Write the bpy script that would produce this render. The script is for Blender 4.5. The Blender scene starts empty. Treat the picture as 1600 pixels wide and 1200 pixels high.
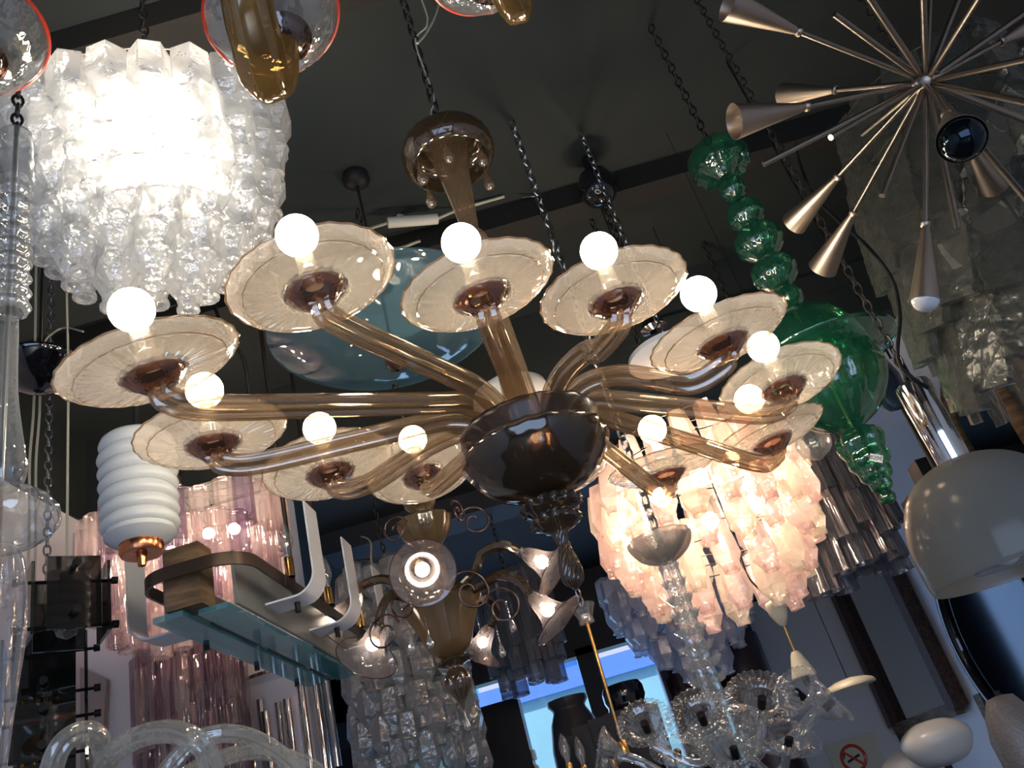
import bpy, math, random
from mathutils import Vector, Matrix
random.seed(7)
sc = bpy.context.scene
COL = sc.collection
PI = math.pi
# ------------------------------------------------------------------ camera
F, PIT, ROL, EYE = 1321.0, 0.495, -0.284, 1.6
FW = Vector((0, math.cos(PIT), math.sin(PIT)))
_u0 = Vector((1, 0, 0)).cross(FW)
RT = Vector((1, 0, 0)) * math.cos(ROL) + _u0 * math.sin(ROL)
UP = RT.cross(FW)
cd = bpy.data.cameras.new('camera'); cam = bpy.data.objects.new('camera', cd); COL.objects.link(cam)
cd.sensor_width = 36; cd.lens = F / 1600 * 36; cd.clip_start = .02; cd.clip_end = 100
m = Matrix((RT, UP, -FW)).transposed().to_4x4(); m.translation = (0, 0, EYE); cam.matrix_world = m
sc.camera = cam
# ------------------------------------------------------------------ world, daylight, exposure
w = bpy.data.worlds.new('sky'); sc.world = w; w.use_nodes = True
bg = w.node_tree.nodes['Background']; bg.inputs[0].default_value = (.42, .62, 1, 1); bg.inputs[1].default_value = 1.1
sc.view_settings.view_transform = 'Standard'; sc.view_settings.look = 'None'
sc.view_settings.exposure = 0; sc.view_settings.gamma = 1
sc.cycles.transparent_max_bounces = 40; sc.cycles.max_bounces = 8
sc.cycles.sample_clamp_indirect = 6
def area(name, loc, rot, sx, sy, power, col):
    l = bpy.data.lights.new(name, 'AREA'); l.shape = 'RECTANGLE'; l.size = sx; l.size_y = sy; l.energy = power; l.color = col
    o = bpy.data.objects.new(name, l); COL.objects.link(o); o.location = loc; o.rotation_euler = rot
    return o
area('unseen_window_fill', (0, -2.35, 1.5), (PI/2, 0, 0), 3.0, 2.0, 42, (.55, .70, 1))  # added fill lamp at an unseen window behind the camera, for ambient light
area('street_daylight', (-.3, 6.62, 1.5), (-PI/2, 0, 0), 2.7, 2.2, 44, (.45, .62, 1))
# ------------------------------------------------------------------ placing helpers
def ray(x, y): return FW + RT * ((x - 800) / F) + UP * ((600 - y) / F)
def at(x, y, T): return ray(x, y) * T + Vector((0, 0, EYE))
def atY(x, y, Y): d = ray(x, y); return d * (Y / d.y) + Vector((0, 0, EYE))
def atX(x, y, X): d = ray(x, y); return d * (X / d.x) + Vector((0, 0, EYE))
def atZ(x, y, Z): d = ray(x, y); return d * ((Z - EYE) / d.z) + Vector((0, 0, EYE))
def dep(p): return (Vector(p) - Vector((0, 0, EYE))).dot(FW)
def zat(A, py):
    q = Vector((A.x, A.y, 0)); k = (600 - py) / F
    return EYE + (k * q.dot(FW) - q.dot(UP)) / (UP.z - k * FW.z)
# ------------------------------------------------------------------ materials
def nodes(name):
    m = bpy.data.materials.new(name); m.use_nodes = True; nt = m.node_tree
    for n in list(nt.nodes): nt.nodes.remove(n)
    return m, nt, nt.nodes.new('ShaderNodeOutputMaterial')
def c4(c): return (c[0], c[1], c[2], 1)
def add_bump(nt, kind, scale, dist):
    b = nt.nodes.new('ShaderNodeBump'); b.inputs['Distance'].default_value = dist; b.inputs['Strength'].default_value = 1
    tc = nt.nodes.new('ShaderNodeTexCoord')
    t = nt.nodes.new('ShaderNodeTexNoise' if kind == 'noise' else 'ShaderNodeTexVoronoi')
    t.inputs['Scale'].default_value = scale
    if kind == 'streak':
        t2 = nt.nodes.new('ShaderNodeMapping'); t2.inputs['Scale'].default_value = (1, 1, .12)
        nt.links.new(tc.outputs['Object'], t2.inputs[0]); nt.links.new(t2.outputs[0], t.inputs['Vector'])
    else: nt.links.new(tc.outputs['Object'], t.inputs['Vector'])
    nt.links.new(t.outputs[0], b.inputs['Height']); return b
def glass(name, tint, edge, milk=0.0, mcol=(1, 1, 1), rough=.03, bump=None, refl=1.0, gcol=(1, 1, 1), ior=1.5):
    m, nt, out = nodes(name); N = nt.nodes.new; L = nt.links.new
    lw = N('ShaderNodeLayerWeight'); lw.inputs[0].default_value = .35
    mc = N('ShaderNodeMix'); mc.data_type = 'RGBA'; mc.inputs[6].default_value = c4(tint); mc.inputs[7].default_value = c4(edge)
    L(lw.outputs['Facing'], mc.inputs[0])
    tr = N('ShaderNodeBsdfTransparent'); L(mc.outputs[2], tr.inputs[0])
    gl = N('ShaderNodeBsdfGlossy'); gl.inputs['Roughness'].default_value = rough; gl.inputs[0].default_value = c4(gcol)
    fr = N('ShaderNodeLayerWeight'); fr.inputs[0].default_value = .5
    pw = N('ShaderNodeMath'); pw.operation = 'POWER'; pw.inputs[1].default_value = 4; L(fr.outputs['Facing'], pw.inputs[0])
    mu = N('ShaderNodeMath'); mu.operation = 'MULTIPLY_ADD'; mu.inputs[1].default_value = .55; mu.inputs[2].default_value = .055 * refl; mu.use_clamp = True
    L(pw.outputs[0], mu.inputs[0])
    mx = N('ShaderNodeMixShader'); L(mu.outputs[0], mx.inputs[0]); L(tr.outputs[0], mx.inputs[1]); L(gl.outputs[0], mx.inputs[2])
    last = mx
    bn = None
    if bump:
        bn = add_bump(nt, *bump)
        for nd in (gl, fr): L(bn.outputs[0], nd.inputs['Normal'])
    if milk > 0:
        df = N('ShaderNodeBsdfDiffuse'); df.inputs[0].default_value = c4(mcol)
        tl = N('ShaderNodeBsdfTranslucent'); tl.inputs[0].default_value = c4(mcol)
        if bn: L(bn.outputs[0], df.inputs['Normal'])
        a = N('ShaderNodeMixShader'); a.inputs[0].default_value = .5; L(df.outputs[0], a.inputs[1]); L(tl.outputs[0], a.inputs[2])
        b = N('ShaderNodeMixShader'); b.inputs[0].default_value = milk; L(last.outputs[0], b.inputs[1]); L(a.outputs[0], b.inputs[2]); last = b
    L(last.outputs[0], out.inputs[0]); return m
def solid(name, col, rough=.5, metal=0.0, bump=None, spec=.5, var=None, coat=0):
    m, nt, out = nodes(name); N = nt.nodes.new; L = nt.links.new
    p = N('ShaderNodeBsdfPrincipled'); p.inputs['Base Color'].default_value = c4(col); p.inputs['Roughness'].default_value = rough
    p.inputs['Metallic'].default_value = metal; p.inputs['Specular IOR Level'].default_value = spec; p.inputs['Coat Weight'].default_value = coat
    if var:
        tc = N('ShaderNodeTexCoord'); mp = N('ShaderNodeMapping'); mp.inputs['Scale'].default_value = var[2] if len(var) > 2 else (1, 1, 1)
        t = N('ShaderNodeTexNoise'); t.inputs['Scale'].default_value = var[1]; t.inputs['Detail'].default_value = 6
        mc = N('ShaderNodeMix'); mc.data_type = 'RGBA'; mc.inputs[6].default_value = c4(col); mc.inputs[7].default_value = c4(var[0])
        rp = N('ShaderNodeValToRGB'); rp.color_ramp.elements[0].position = .35; rp.color_ramp.elements[1].position = .65
        L(tc.outputs['Object'], mp.inputs[0]); L(mp.outputs[0], t.inputs['Vector']); L(t.outputs[0], rp.inputs[0]); L(rp.outputs[0], mc.inputs[0]); L(mc.outputs[2], p.inputs['Base Color'])
    if bump: L(add_bump(nt, *bump).outputs[0], p.inputs['Normal'])
    L(p.outputs[0], out.inputs[0]); return m
def emit(name, col, s):
    m, nt, out = nodes(name); e = nt.nodes.new('ShaderNodeEmission'); e.inputs[0].default_value = c4(col); e.inputs[1].default_value = s
    nt.links.new(e.outputs[0], out.inputs[0]); return m
M = dict(
    amber=glass('amber_blown_glass', (.78, .69, .58), (.30, .21, .13), .10, (.66, .52, .38), .07, None, 3.4, (1, .95, .88)), honey=glass('honey_blown_glass', (.62, .50, .28), (.26, .17, .08), .22, (.42, .30, .13), .08, None, 2.4, (1, .92, .8)),
    dish=glass('champagne_dish_glass', (.94, .90, .86), (.66, .56, .44), .19, (1, .94, .87), .05, ('noise', 16, .004), 3.8),
    cup=glass('brown_cup_glass', (.40, .26, .20), (.08, .045, .03), .10, (.22, .10, .06), .05, ('noise', 40, .004), 2.5),
    smoke=glass('smoked_amber_glass', (.42, .36, .29), (.16, .12, .09), .20, (.20, .14, .08), .07, ('noise', 14, .003), 2),
    smokedark=glass('dark_smoked_bowl', (.20, .17, .15), (.10, .08, .07), .30, (.075, .06, .045), .25, ('noise', 8, .002), .7),
    clear=glass('clear_glass', (.92, .94, .94), (.55, .58, .60), .10, (.85, .90, .95), .04, ('noise', 30, .005), 3.0), armclear=glass('clear_ribbed_glass', (.86, .88, .86), (.60, .62, .60), .22, (.85, .87, .82), .06, ('streak', 50, .004), 3),
    frost=glass('textured_clear_glass', (.93, .94, .95), (.55, .57, .58), .24, (.96, .96, .97), .10, ('noise', 42, .014), 4),
    pinkg=glass('rose_textured_glass', (.96, .88, .86), (.72, .54, .50), .28, (1, .86, .82), .12, ('noise', 40, .012), 3),
    strawg=glass('straw_textured_glass', (.96, .93, .86), (.68, .60, .50), .28, (1, .94, .86), .12, ('noise', 40, .012), 3),
    blueg=glass('pale_blue_textured_glass', (.90, .92, .96), (.50, .53, .62), .42, (.78, .82, .92), .12, ('noise', 40, .010), 3),
    tube=glass('pale_rose_tube_glass', (.95, .90, .90), (.52, .40, .42), .13, (1, .88, .84), .06, ('streak', 70, .005), 3),
    purple=glass('violet_tube_glass', (.76, .68, .74), (.34, .26, .34), .14, (.52, .42, .52), .06, ('streak', 70, .005), 3),
    grayg=glass('grey_textured_glass', (.80, .83, .83), (.36, .38, .39), .34, (.56, .60, .60), .10, ('noise', 36, .018), 4),
    greyslab=glass('grey_green_slab_glass', (.82, .83, .81), (.50, .52, .50), .34, (.14, .145, .13), .28, ('noise', 30, .010), 1.0),
    darktube=glass('dark_grey_tube_glass', (.68, .70, .74), (.30, .32, .36), .30, (.30, .32, .37), .10, ('streak', 50, .006), 2.5), olive=glass('olive_amber_glass', (.46, .38, .26), (.16, .11, .06), .42, (.30, .21, .10), .12, ('noise', 12, .002), 2.2),
    green=glass('emerald_glass', (.36, .74, .54), (.05, .26, .17), .13, (.05, .38, .24), .04, ('noise', 25, .004), 2.6),
    greendeep=glass('deep_emerald_glass', (.28, .66, .44), (.03, .20, .12), .15, (.03, .30, .16), .04, ('noise', 35, .004), 2.2),
    bluedish=glass('blue_tinted_plate_glass', (.48, .68, .78), (.26, .42, .52), .40, (.20, .40, .50), .03, ('noise', 5, .008), 3.5),
    navyg=glass('navy_glass', (.10, .12, .20), (.03, .03, .06), .05, (.03, .04, .1), .04, None, 1.6),
    smokeplate=glass('smoked_glass_plate', (.26, .27, .26), (.12, .13, .12), .12, (.06, .07, .065), .03, None, 1.6),
    plate=glass('clear_plate_glass', (.70, .90, .92), (.20, .50, .55), .35, (.20, .50, .58), .05, None, 2.5),  # teal milk paints in the window's blue reflection on the plates
    frostplate=glass('frosted_plate_glass', (.60, .64, .64), (.4, .45, .46), .55, (.42, .45, .45), .2, None, 1.0),
    bell=glass('smoky_bell_glass', (.80, .74, .74), (.30, .24, .24), .20, (.62, .54, .54), .05, None, 1.8),
    acryl=solid('frosted_acrylic', (.62, .64, .68), .35),
    pearl=glass('pearl_glass', (.72, .72, .70), (.5, .52, .52), .50, (.50, .50, .46), .12, None, .6), fin=glass('pearl_fin_glass', (.6, .64, .68), (.5, .52, .52), .60, (.62, .66, .70), .12, None, 1.5),
    bulbglass=glass('bulb_glass', (.92, .93, .93), (.55, .55, .55), .08, (.9, .9, .9), .02, None, 2.0),
    white=solid('opal_glass', (.52, .54, .54), .25), whitemat=solid('white_shade', (.75, .72, .66), .6),
    cream=solid('cream_enamel', (.50, .46, .36), .35), copper=solid('copper', (.55, .20, .09), .22, 1), chrome=solid('chrome', (.70, .70, .72), .07, 1),
    nickel=solid('brushed_brass_nickel', (.40, .33, .27), .38, 1), rodm=solid('dull_bronze_rod', (.30, .26, .22), .32, 1), brass=solid('brass', (.65, .38, .14), .22, 1), black=solid('black_metal', (.010, .010, .011), .5, 0, None, .2), blackg=solid('black_gloss', (.008, .008, .012), .08, 0, None, .8),
    iron=solid('dark_iron', (.05, .045, .04), .45, .8), steel=solid('steel_link', (.35, .35, .36), .3, 1), darkmet=solid('dark_bronze', (.09, .065, .05), .35, .8), wire=solid('cream_cable', (.45, .42, .32), .6), red=solid('red_glass_thread', (.62, .05, .02), .25), brownrib=solid('brown_glass_ribbon', (.045, .018, .016), .15, 0, None, .8),
    wood=solid('old_wood', (.20, .13, .07), .65, 0, ('noise', 30, .003), .3, ((.07, .045, .025), 9, (1, 1, 6))), glitter=solid('copper_glitter_frame', (.10, .045, .03), .3, .4, ('voronoi', 180, .004), .8, ((.02, .012, .01), 60)), mirror=solid('mirror_glass', (.55, .60, .58), .02, 1), bluemirror=solid('blue_mirror_glass', (.012, .016, .035), .08, 1),
    plastic=solid('white_plastic', (.6, .58, .5), .5), tag=solid('paper_tag', (.85, .84, .8), .7), ink=solid('black_ink', (.02, .02, .02), .7), silverleaf=glass('silver_fleck_glass', (.70, .68, .66), (.35, .33, .32), .45, (.48, .45, .42), .25, ('noise', 160, .004), 1.8),
    bulb=emit('lit_bulb', (1, .86, .66), 62), bulb2=emit('lit_inner_bulb', (1, .86, .68), 130), bulb3=emit('lit_small_bulb', (1, .84, .66), 26), bulb4=emit('lit_tube_bulb', (1, .82, .62), 230),
    deadbulb=solid('opal_bulb', (.7, .7, .7), .2), blackbulb=solid('dark_mirror_bulb', (.02, .03, .04), .03, .9),
    ceil=solid('charcoal_ceiling_paint', (.020, .026, .027), .8, 0, None, .2, ((.026, .030, .029), 1.2)), beam=solid('dark_beam_paint', (.020, .019, .017), .7, 0, None, .2), navy=solid('navy_paint', (.022, .026, .034), .7, 0, None, .2),
    walll=solid('lilac_white_plaster', (.78, .76, .77), .85), wallr=solid('grey_plaster', (.66, .67, .69), .85, 0, None, .2, ((.72, .72, .72), 1.4)), floor=solid('dark_floor', (.10, .09, .08), .3), framep=solid('black_window_frame', (.010, .011, .014), .4), trimc=solid('cream_trim_paint', (.55, .52, .46), .8), board=solid('grey_board', (.35, .30, .28), .9),
)
# ------------------------------------------------------------------ mesh builder
class MB:
    def __init__(s): s.v = []; s.f = []
    def add(s, v, f):
        n = len(s.v); s.v += [Vector(p) for p in v]; s.f += [tuple(i + n for i in q) for q in f]; return s
    def lathe(s, prof, seg=32, c=(0, 0, 0), rib=0, amp=0.0, Mx=None, wav=None, twist=0):
        c = Vector(c); v = []; f = []
        for i, (r, z) in enumerate(prof):
            for j in range(seg):
                a = 2 * PI * j / seg + twist * z; rr = r * (1 + (amp * math.cos(rib * (a - twist * z)) if rib else 0))
                zz = z + (wav[1] * math.cos(wav[0] * a) if wav and i >= wav[2] else 0)
                p = Vector((rr * math.cos(a), rr * math.sin(a), zz))
                v.append((Mx @ p if Mx else p) + c)
        for i in range(len(prof) - 1):
            for j in range(seg):
                k = (j + 1) % seg; f.append((i * seg + j, i * seg + k, (i + 1) * seg + k, (i + 1) * seg + j))
        return s.add(v, f)
    def tube(s, pts, r, seg=12, rib=0, amp=0.0, cap=True, flat=1.0):
        pts = [Vector(p) for p in pts]; n = len(pts)
        rs = r if isinstance(r, (list, tuple)) else [r] * n
        v = []; f = []; nrm = None
        for i in range(n):
            t = (pts[min(i + 1, n - 1)] - pts[max(i - 1, 0)])
            t = t.normalized() if t.length > 1e-9 else Vector((0, 0, 1))
            if nrm is None: nrm = t.orthogonal().normalized()
            else:
                nrm = nrm - t * nrm.dot(t); nrm = nrm.normalized() if nrm.length > 1e-6 else t.orthogonal().normalized()
            b = t.cross(nrm)
            for j in range(seg):
                a = 2 * PI * j / seg; rr = rs[i] * (1 + (amp * math.cos(rib * a) if rib else 0))
                v.append(pts[i] + nrm * (rr * math.cos(a)) + b * (rr * flat * math.sin(a)))
        for i in range(n - 1):
            for j in range(seg):
                k = (j + 1) % seg; f.append((i * seg + j, i * seg + k, (i + 1) * seg + k, (i + 1) * seg + j))
        if cap: f.append(tuple(range(seg))[::-1]); f.append(tuple((n - 1) * seg + j for j in range(seg)))
        return s.add(v, f)
    def box(s, c, size, Mx=None):
        c = Vector(c); v = []
        for x in (-.5, .5):
            for y in (-.5, .5):
                for z in (-.5, .5):
                    p = Vector((x * size[0], y * size[1], z * size[2])); v.append((Mx @ p if Mx else p) + c)
        return s.add(v, [(0, 1, 3, 2), (4, 6, 7, 5), (0, 4, 5, 1), (2, 3, 7, 6), (0, 2, 6, 4), (1, 5, 7, 3)])
    def sphere(s, c, r, seg=20, rings=12, sc3=(1, 1, 1)):
        prof = [(max(1e-4, r * math.sin(PI * i / rings)), r * math.cos(PI * i / rings)) for i in range(rings + 1)]
        return s.lathe(prof, seg, c, Mx=Matrix.Diagonal(Vector(sc3)))
    def chain(s, a, b, link=.03, wr=.0025, asp=.55):
        a = Vector(a); b = Vector(b); d = b - a; L = d.length; n = max(2, int(L / (link * .8))); t = d / L
        o = t.orthogonal().normalized(); q = t.cross(o)
        for i in range(n):
            c = a + d * ((i + .5) / n); w_ = o if i % 2 else q; h = link * .5
            pts = []
            for k in range(13):
                an = 2 * PI * k / 12; pts.append(c + t * (h * math.cos(an)) + w_ * (h * asp * math.sin(an)))
            s.tube(pts, wr, 5, cap=False)
        return s
    def extr(s, outline, t, Mx, c):
        n = len(outline); v = []
        for z in (-t / 2, t / 2):
            for x, y in outline: v.append(Mx @ Vector((x, y, z)) + Vector(c))
        f = [tuple(range(n))[::-1], tuple(range(n, 2 * n))] + [(i, (i + 1) % n, n + (i + 1) % n, n + i) for i in range(n)]
        return s.add(v, f)
    def mesh(s, name, mat, org=(0, 0, 0), smooth=True, auto=None):
        org = Vector(org); me = bpy.data.meshes.new(name); me.from_pydata([p - org for p in s.v], [], s.f)
        if isinstance(mat, str): mat = M[mat]
        me.materials.append(mat)
        if smooth:
            me.polygons.foreach_set('use_smooth', [True] * len(me.polygons))
            if auto:
                me.update(); me.set_sharp_from_angle(angle=auto)
        me.update(); return me
    def build(s, name, mat, parent=None, smooth=True, auto=math.radians(45), loc=None):
        base = wloc(parent) if parent else Vector(loc) if loc is not None else s.v[0].copy() if s.v else Vector()
        me = s.mesh(name, mat, base, smooth, auto)
        o = bpy.data.objects.new(name, me); COL.objects.link(o)
        if parent: o.parent = parent
        else: o.location = base
        return o
def wloc(o):
    p = Vector()
    while o: p += Vector(o.location); o = o.parent
    return p
def tag(o, label, cat, group=None, kind=None):
    if label: o['label'] = label
    if cat: o['category'] = cat
    if group: o['group'] = group
    if kind: o['kind'] = kind
    return o
def thing(name, loc, label, cat, group=None):
    o = bpy.data.objects.new(name, None); COL.objects.link(o); o.location = loc; o.empty_display_size = .05
    return tag(o, label, cat, group)
def inst(name, me, parent, mat4):
    o = bpy.data.objects.new(name, me); COL.objects.link(o); o.parent = parent; o.matrix_local = mat4; return o
def copy_tree(o, parent=None):
    c = o.copy(); COL.objects.link(c)
    if parent: c.parent = parent
    for ch in list(o.children): copy_tree(ch, c)
    return c
def struct(name, mb, mat, smooth=False):
    o = mb.build(name, mat, None, smooth, loc=(0, 0, 0)); o['kind'] = 'structure'; return o
def smooth_path(pts, n=8):
    pts = [Vector(p) for p in pts]; P = [pts[0] * 2 - pts[1]] + pts + [pts[-1] * 2 - pts[-2]]; out = []
    for i in range(1, len(P) - 2):
        for k in range(n):
            t = k / n; a, b, c, d = P[i - 1:i + 3]
            out.append(.5 * ((2 * b) + (c - a) * t + (2 * a - 5 * b + 4 * c - d) * t * t + (3 * b - a - 3 * c + d) * t ** 3))
    out.append(pts[-1]); return out
def prof_px(A, pts):
    """profile of a solid of revolution about the vertical through A, heights and radii measured in the picture at A's distance"""
    out = []
    for py, hw in pts:
        z = zat(A, py); d = dep((A.x, A.y, z)); out.append((max(hw, .01) * d / F, z))
    return out
def lat(mb, A, pts, seg=40, rib=0, amp=0.0, dense=0, twist=0):
    pr = prof_px(A, pts)
    if dense:
        q = smooth_path([Vector((r, z, 0)) for r, z in pr], dense); pr = [(max(p.x, 1e-4), p.y) for p in q]
    return mb.lathe(pr, seg, (A.x, A.y, 0), rib, amp, twist=twist)
CEIL = 3.9; CEIL2 = 3.36; XR = 1.88; XL = -2.15; YF = 3.6; YW = 6.5
def top_of(A):
    return (CEIL if A.y < YF else CEIL2) - .004
# ------------------------------------------------------------------ room shell
struct('floor', MB().box((-.1, 2.1, -.05), (4.2, 9.2, .1)), 'floor')
struct('ceiling', MB().box((-.1, .55, CEIL + .05), (4.3, 6.1, .1)).box((-.1, 5.1, CEIL2 + .3), (4.3, 3.0, .6)), 'ceil')
struct('wall_left_upper', MB().box((XL - .05, .6, 3.68), (.12, 6.0, .44)), 'ceil')
struct('wall_left', MB().box((XL - .05, 2.1, 1.73), (.1, 9.1, 3.46)), 'walll')
struct('wall_rear_left', MB().box((-1.68, 3.7, 1.7), (.96, .2, 3.32)), 'walll')
struct('wall_right', MB().box((XR + .05, 2.1, 1.95), (.1, 9.2, 3.9)), 'wallr')
struct('wall_right_upper', MB().box((XR + .05, .6, 3.65), (.12, 6.0, .5)), 'ceil')
struct('wall_front', MB().box((0, -2.45, .2), (4.2, .1, .5)).box((0, -2.45, 3.2), (4.2, .1, 1.5)).box((-1.85, -2.45, 1.9), (.6, .1, 3.9)).box((1.75, -2.45, 1.9), (.4, .1, 3.9)), 'wallr')
# back wall: black shop front with the glazed openings
xr = 1.19
zt = 2.77
wb = MB().box((-.2, YW + .05, (zt + CEIL2) / 2 + .15), (3.9, .1, CEIL2 - zt + .3)).box((-.2, YW + .05, .2), (3.0, .1, .4))
wb.box((-1.93, YW + .05, 1.7), (.5, .1, 3.36))
struct('wall_back', wb, 'framep')
struct('wall_back_return', MB().box(((xr + XR) / 2 + .02, YW + .05, 1.7), (XR - xr + .1, .1, 3.36)), 'wallr')
def vb(px, py, wd): 
    p = atY(px, py, YW); return (p.x, YW + .02, 1.55), (wd, .14, 2.5)
fr = MB()
for px, py, wd in ((922, 1040, .16), (1145, 1000, .30), (600, 1130, .14)):
    fr.box(*vb(px, py, wd))
fr.box((-1.66, YW + .02, 1.55), (.08, .14, 2.5)).box((-.2, YW + .02, zt), (2.8, .14, .05))
struct('window_1', fr, 'framep')
pane = glass('shopfront_pane', (.92, .96, 1), (.8, .85, .9), 0, rough=.01, refl=.8)
pg = MB().box((-.2, YW + .03, 1.55), (2.85, .012, 2.4)).build('window_pane', pane, None, False, loc=(0, 0, 0)); pg['kind'] = 'structure'; pg.name = 'window_2'
# beams
for i, (px, py, z, wd, mt) in enumerate(((160, 62, CEIL, .13, 'beam'), (910, 300, CEIL, .12, 'beam'))):
    y = atZ(px, py, z).y; struct('beam_%d' % (i + 1), MB().box((-.1, y, z - .05), (4.1, wd, .10)), mt)
y = 4.45; struct('beam_3', MB().box((.3, y, CEIL2 - .06), (3.1, .26, .12)), 'navy')
struct('trim_1', MB().box((-1.68, YF - .01, 3.43), (.94, .02, .11)), 'trimc')
struct('trim_2', MB().box((1.2, YF - .01, 3.60), (1.3, .02, .10)), 'ceil')
# street facade beyond the window
YS = 11.0
stu = solid('pale_aqua_render', (.50, .80, .76), .9, 0, None, .2, ((.44, .72, .70), .8)); band = solid('blue_string_course', (.20, .36, .80), .8); pinkw = solid('pink_render', (.95, .74, .76), .9); cy = solid('turquoise_shutter', (.15, .62, .72), .6); bluep = solid('blue_window_pane', (.08, .25, .75), .3)
b0 = atY(870, 1084, YS).z; b1 = atY(870, 1050, YS).z
fa = thing('street_building', (0, YS, 0), 'pink and aqua building seen across the street through the shop window', 'building')
MB().box((0, YS + .1, b0 / 2), (9, .2, b0)).build('ground_floor_wall', stu, fa, False)
MB().box((0, YS + .05, (b0 + b1) / 2), (9, .3, b1 - b0)).build('string_course', band, fa, False)
MB().box((0, YS + .1, b1 + 1.5), (9, .2, 3)).build('upper_wall', pinkw, fa, False)
for px, py in ((880, 1040), (715, 1095), (1040, 995)):
    p = atY(px, py, YS); wn = MB().box((p.x, YS - .01, b1 + .5), (.36, .03, 1.0)).build('window_pane', bluep, fa, False)
    for sgn in (-1, 1): MB().box((p.x + sgn * .23, YS - .03, b1 + .5), (.11, .05, 1.0)).build('shutter', cy, fa, False)
struct('ground', MB().box((0, 10, -.1), (14, 6.8, .1)), solid('street_paving', (.4, .45, .5), .9))
sun = bpy.data.lights.new('sun', 'SUN'); sun.energy = 3.2; sun.color = (.85, .92, 1); sun.angle = .05
so = bpy.data.objects.new('sun', sun); COL.objects.link(so); so.rotation_euler = (math.radians(-38), math.radians(12), 0); so.rotation_euler = (math.radians(42), 0, math.radians(18))
# ------------------------------------------------------------------ big twelve-arm chandelier
A0 = at(830, 680, 1.55)
ch = thing('chandelier', (A0.x, A0.y, A0.z), 'large amber glass chandelier with twelve long arms, wide dishes and lit globe bulbs', 'chandelier')
hub = lat(MB(), A0, [(664, 100), (668, 110), (682, 108), (704, 99), (728, 82), (750, 58), (766, 30), (775, 17)], 48, 24, .012, 4)
hub.build('hub_bowl', 'smokedark', ch)
lat(MB(), A0, [(692, 100), (700, 116), (716, 114), (736, 100), (756, 78), (770, 45), (776, 18)], 48, 24, .02, 4).build('outer_bowl', 'smoke', ch)
fin = MB(); lat(fin, A0, [(772, 16), (778, 30), (784, 46), (790, 50), (796, 46), (801, 36), (806, 30), (811, 40), (818, 40), (825, 28), (832, 14), (842, 11), (852, 8), (862, 12), (880, 16), (896, 18), (908, 16), (916, 8), (920, 3)], 48, 16, .05, 3, 30)
fin.build('finial', 'smoke', ch)
def axis_px(A, py):
    z = zat(A, py); return Vector((A.x, A.y, z))
st = MB(); lat(st, A0, [(232, 34), (240, 28), (262, 24), (300, 19), (345, 14), (362, 12), (368, 18), (378, 22), (388, 18), (396, 13), (470, 16), (560, 21), (640, 26), (668, 30)], 36, 14, .07, 3)
st.build('stem', 'amber', ch)
cn = MB(); lat(cn, A0, [(214, 2), (216, 40), (222, 62), (234, 72), (248, 72), (258, 62), (256, 60), (246, 66), (234, 64), (228, 50), (230, 30)], 48, 24, .008, 3)
can = cn.build('canopy_dish', 'smoke', ch)
zc = zat(A0, 252)
def drop(mb, p, s=1.0):
    pr = [(.002, .0), (.002, -.01), (.004, -.02), (.008, -.032), (.012, -.046), (.0125, -.054), (.009, -.062), (.001, -.067)]
    return mb.lathe([(r * s, z * s) for r, z in pr], 14, p, 7, .06)
for k in range(6):
    a = .5 + k * PI / 3; p = Vector((A0.x + .078 * math.cos(a), A0.y + .078 * math.sin(a), zc))
    d = MB(); d.tube([p + Vector((0, 0, .01)), p - Vector((0, 0, .018))], .0012, 5); drop(d, p - Vector((0, 0, .015)), .95); d.build('teardrop', 'amber', ch)
zt0 = zat(A0, 205)
cm = MB().chain((A0.x, A0.y, zt0), (A0.x, A0.y, CEIL), .036, .0028)
cm.build('chain', 'iron', ch)
tz = zat(A0, 70)
MB().tube(smooth_path([(A0.x, A0.y, zt0 + .01), (A0.x - .012, A0.y, zt0 + .06), (A0.x + .006, A0.y, zt0 + .12), (A0.x, A0.y - .006, tz), (A0.x + .04, A0.y, tz + .06), (A0.x + .045, A0.y, tz + .16), (A0.x + .02, A0.y, CEIL)]), .0022, 6).build('cable', 'wire', ch)
DISH = {0: (240, 582, 1.2008, -.162, -.227), 1: (493, 452, 1.2500, -.122, -.059), 2: (752, 462, 1.3382, -.073, -.093), 3: (963, 470, 1.4102, .021, -.030), 4: (1128, 535, 1.4891, -.049, -.063), 5: (1224, 605, 1.7054, .011, .094), 6: (1205, 688, 1.8249, -.083, -.040), 7: (1040, 738, 1.8966, .041, -.102), 8: (868, 752, 1.93, 0, .02), 9: (662, 742, 1.8898, -.095, .196), 10: (516, 738, 1.6434, -.086, .064), 11: (333, 692, 1.4557, -.044, -.058)}
R0 = dep(A0) * 86 / F
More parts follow.
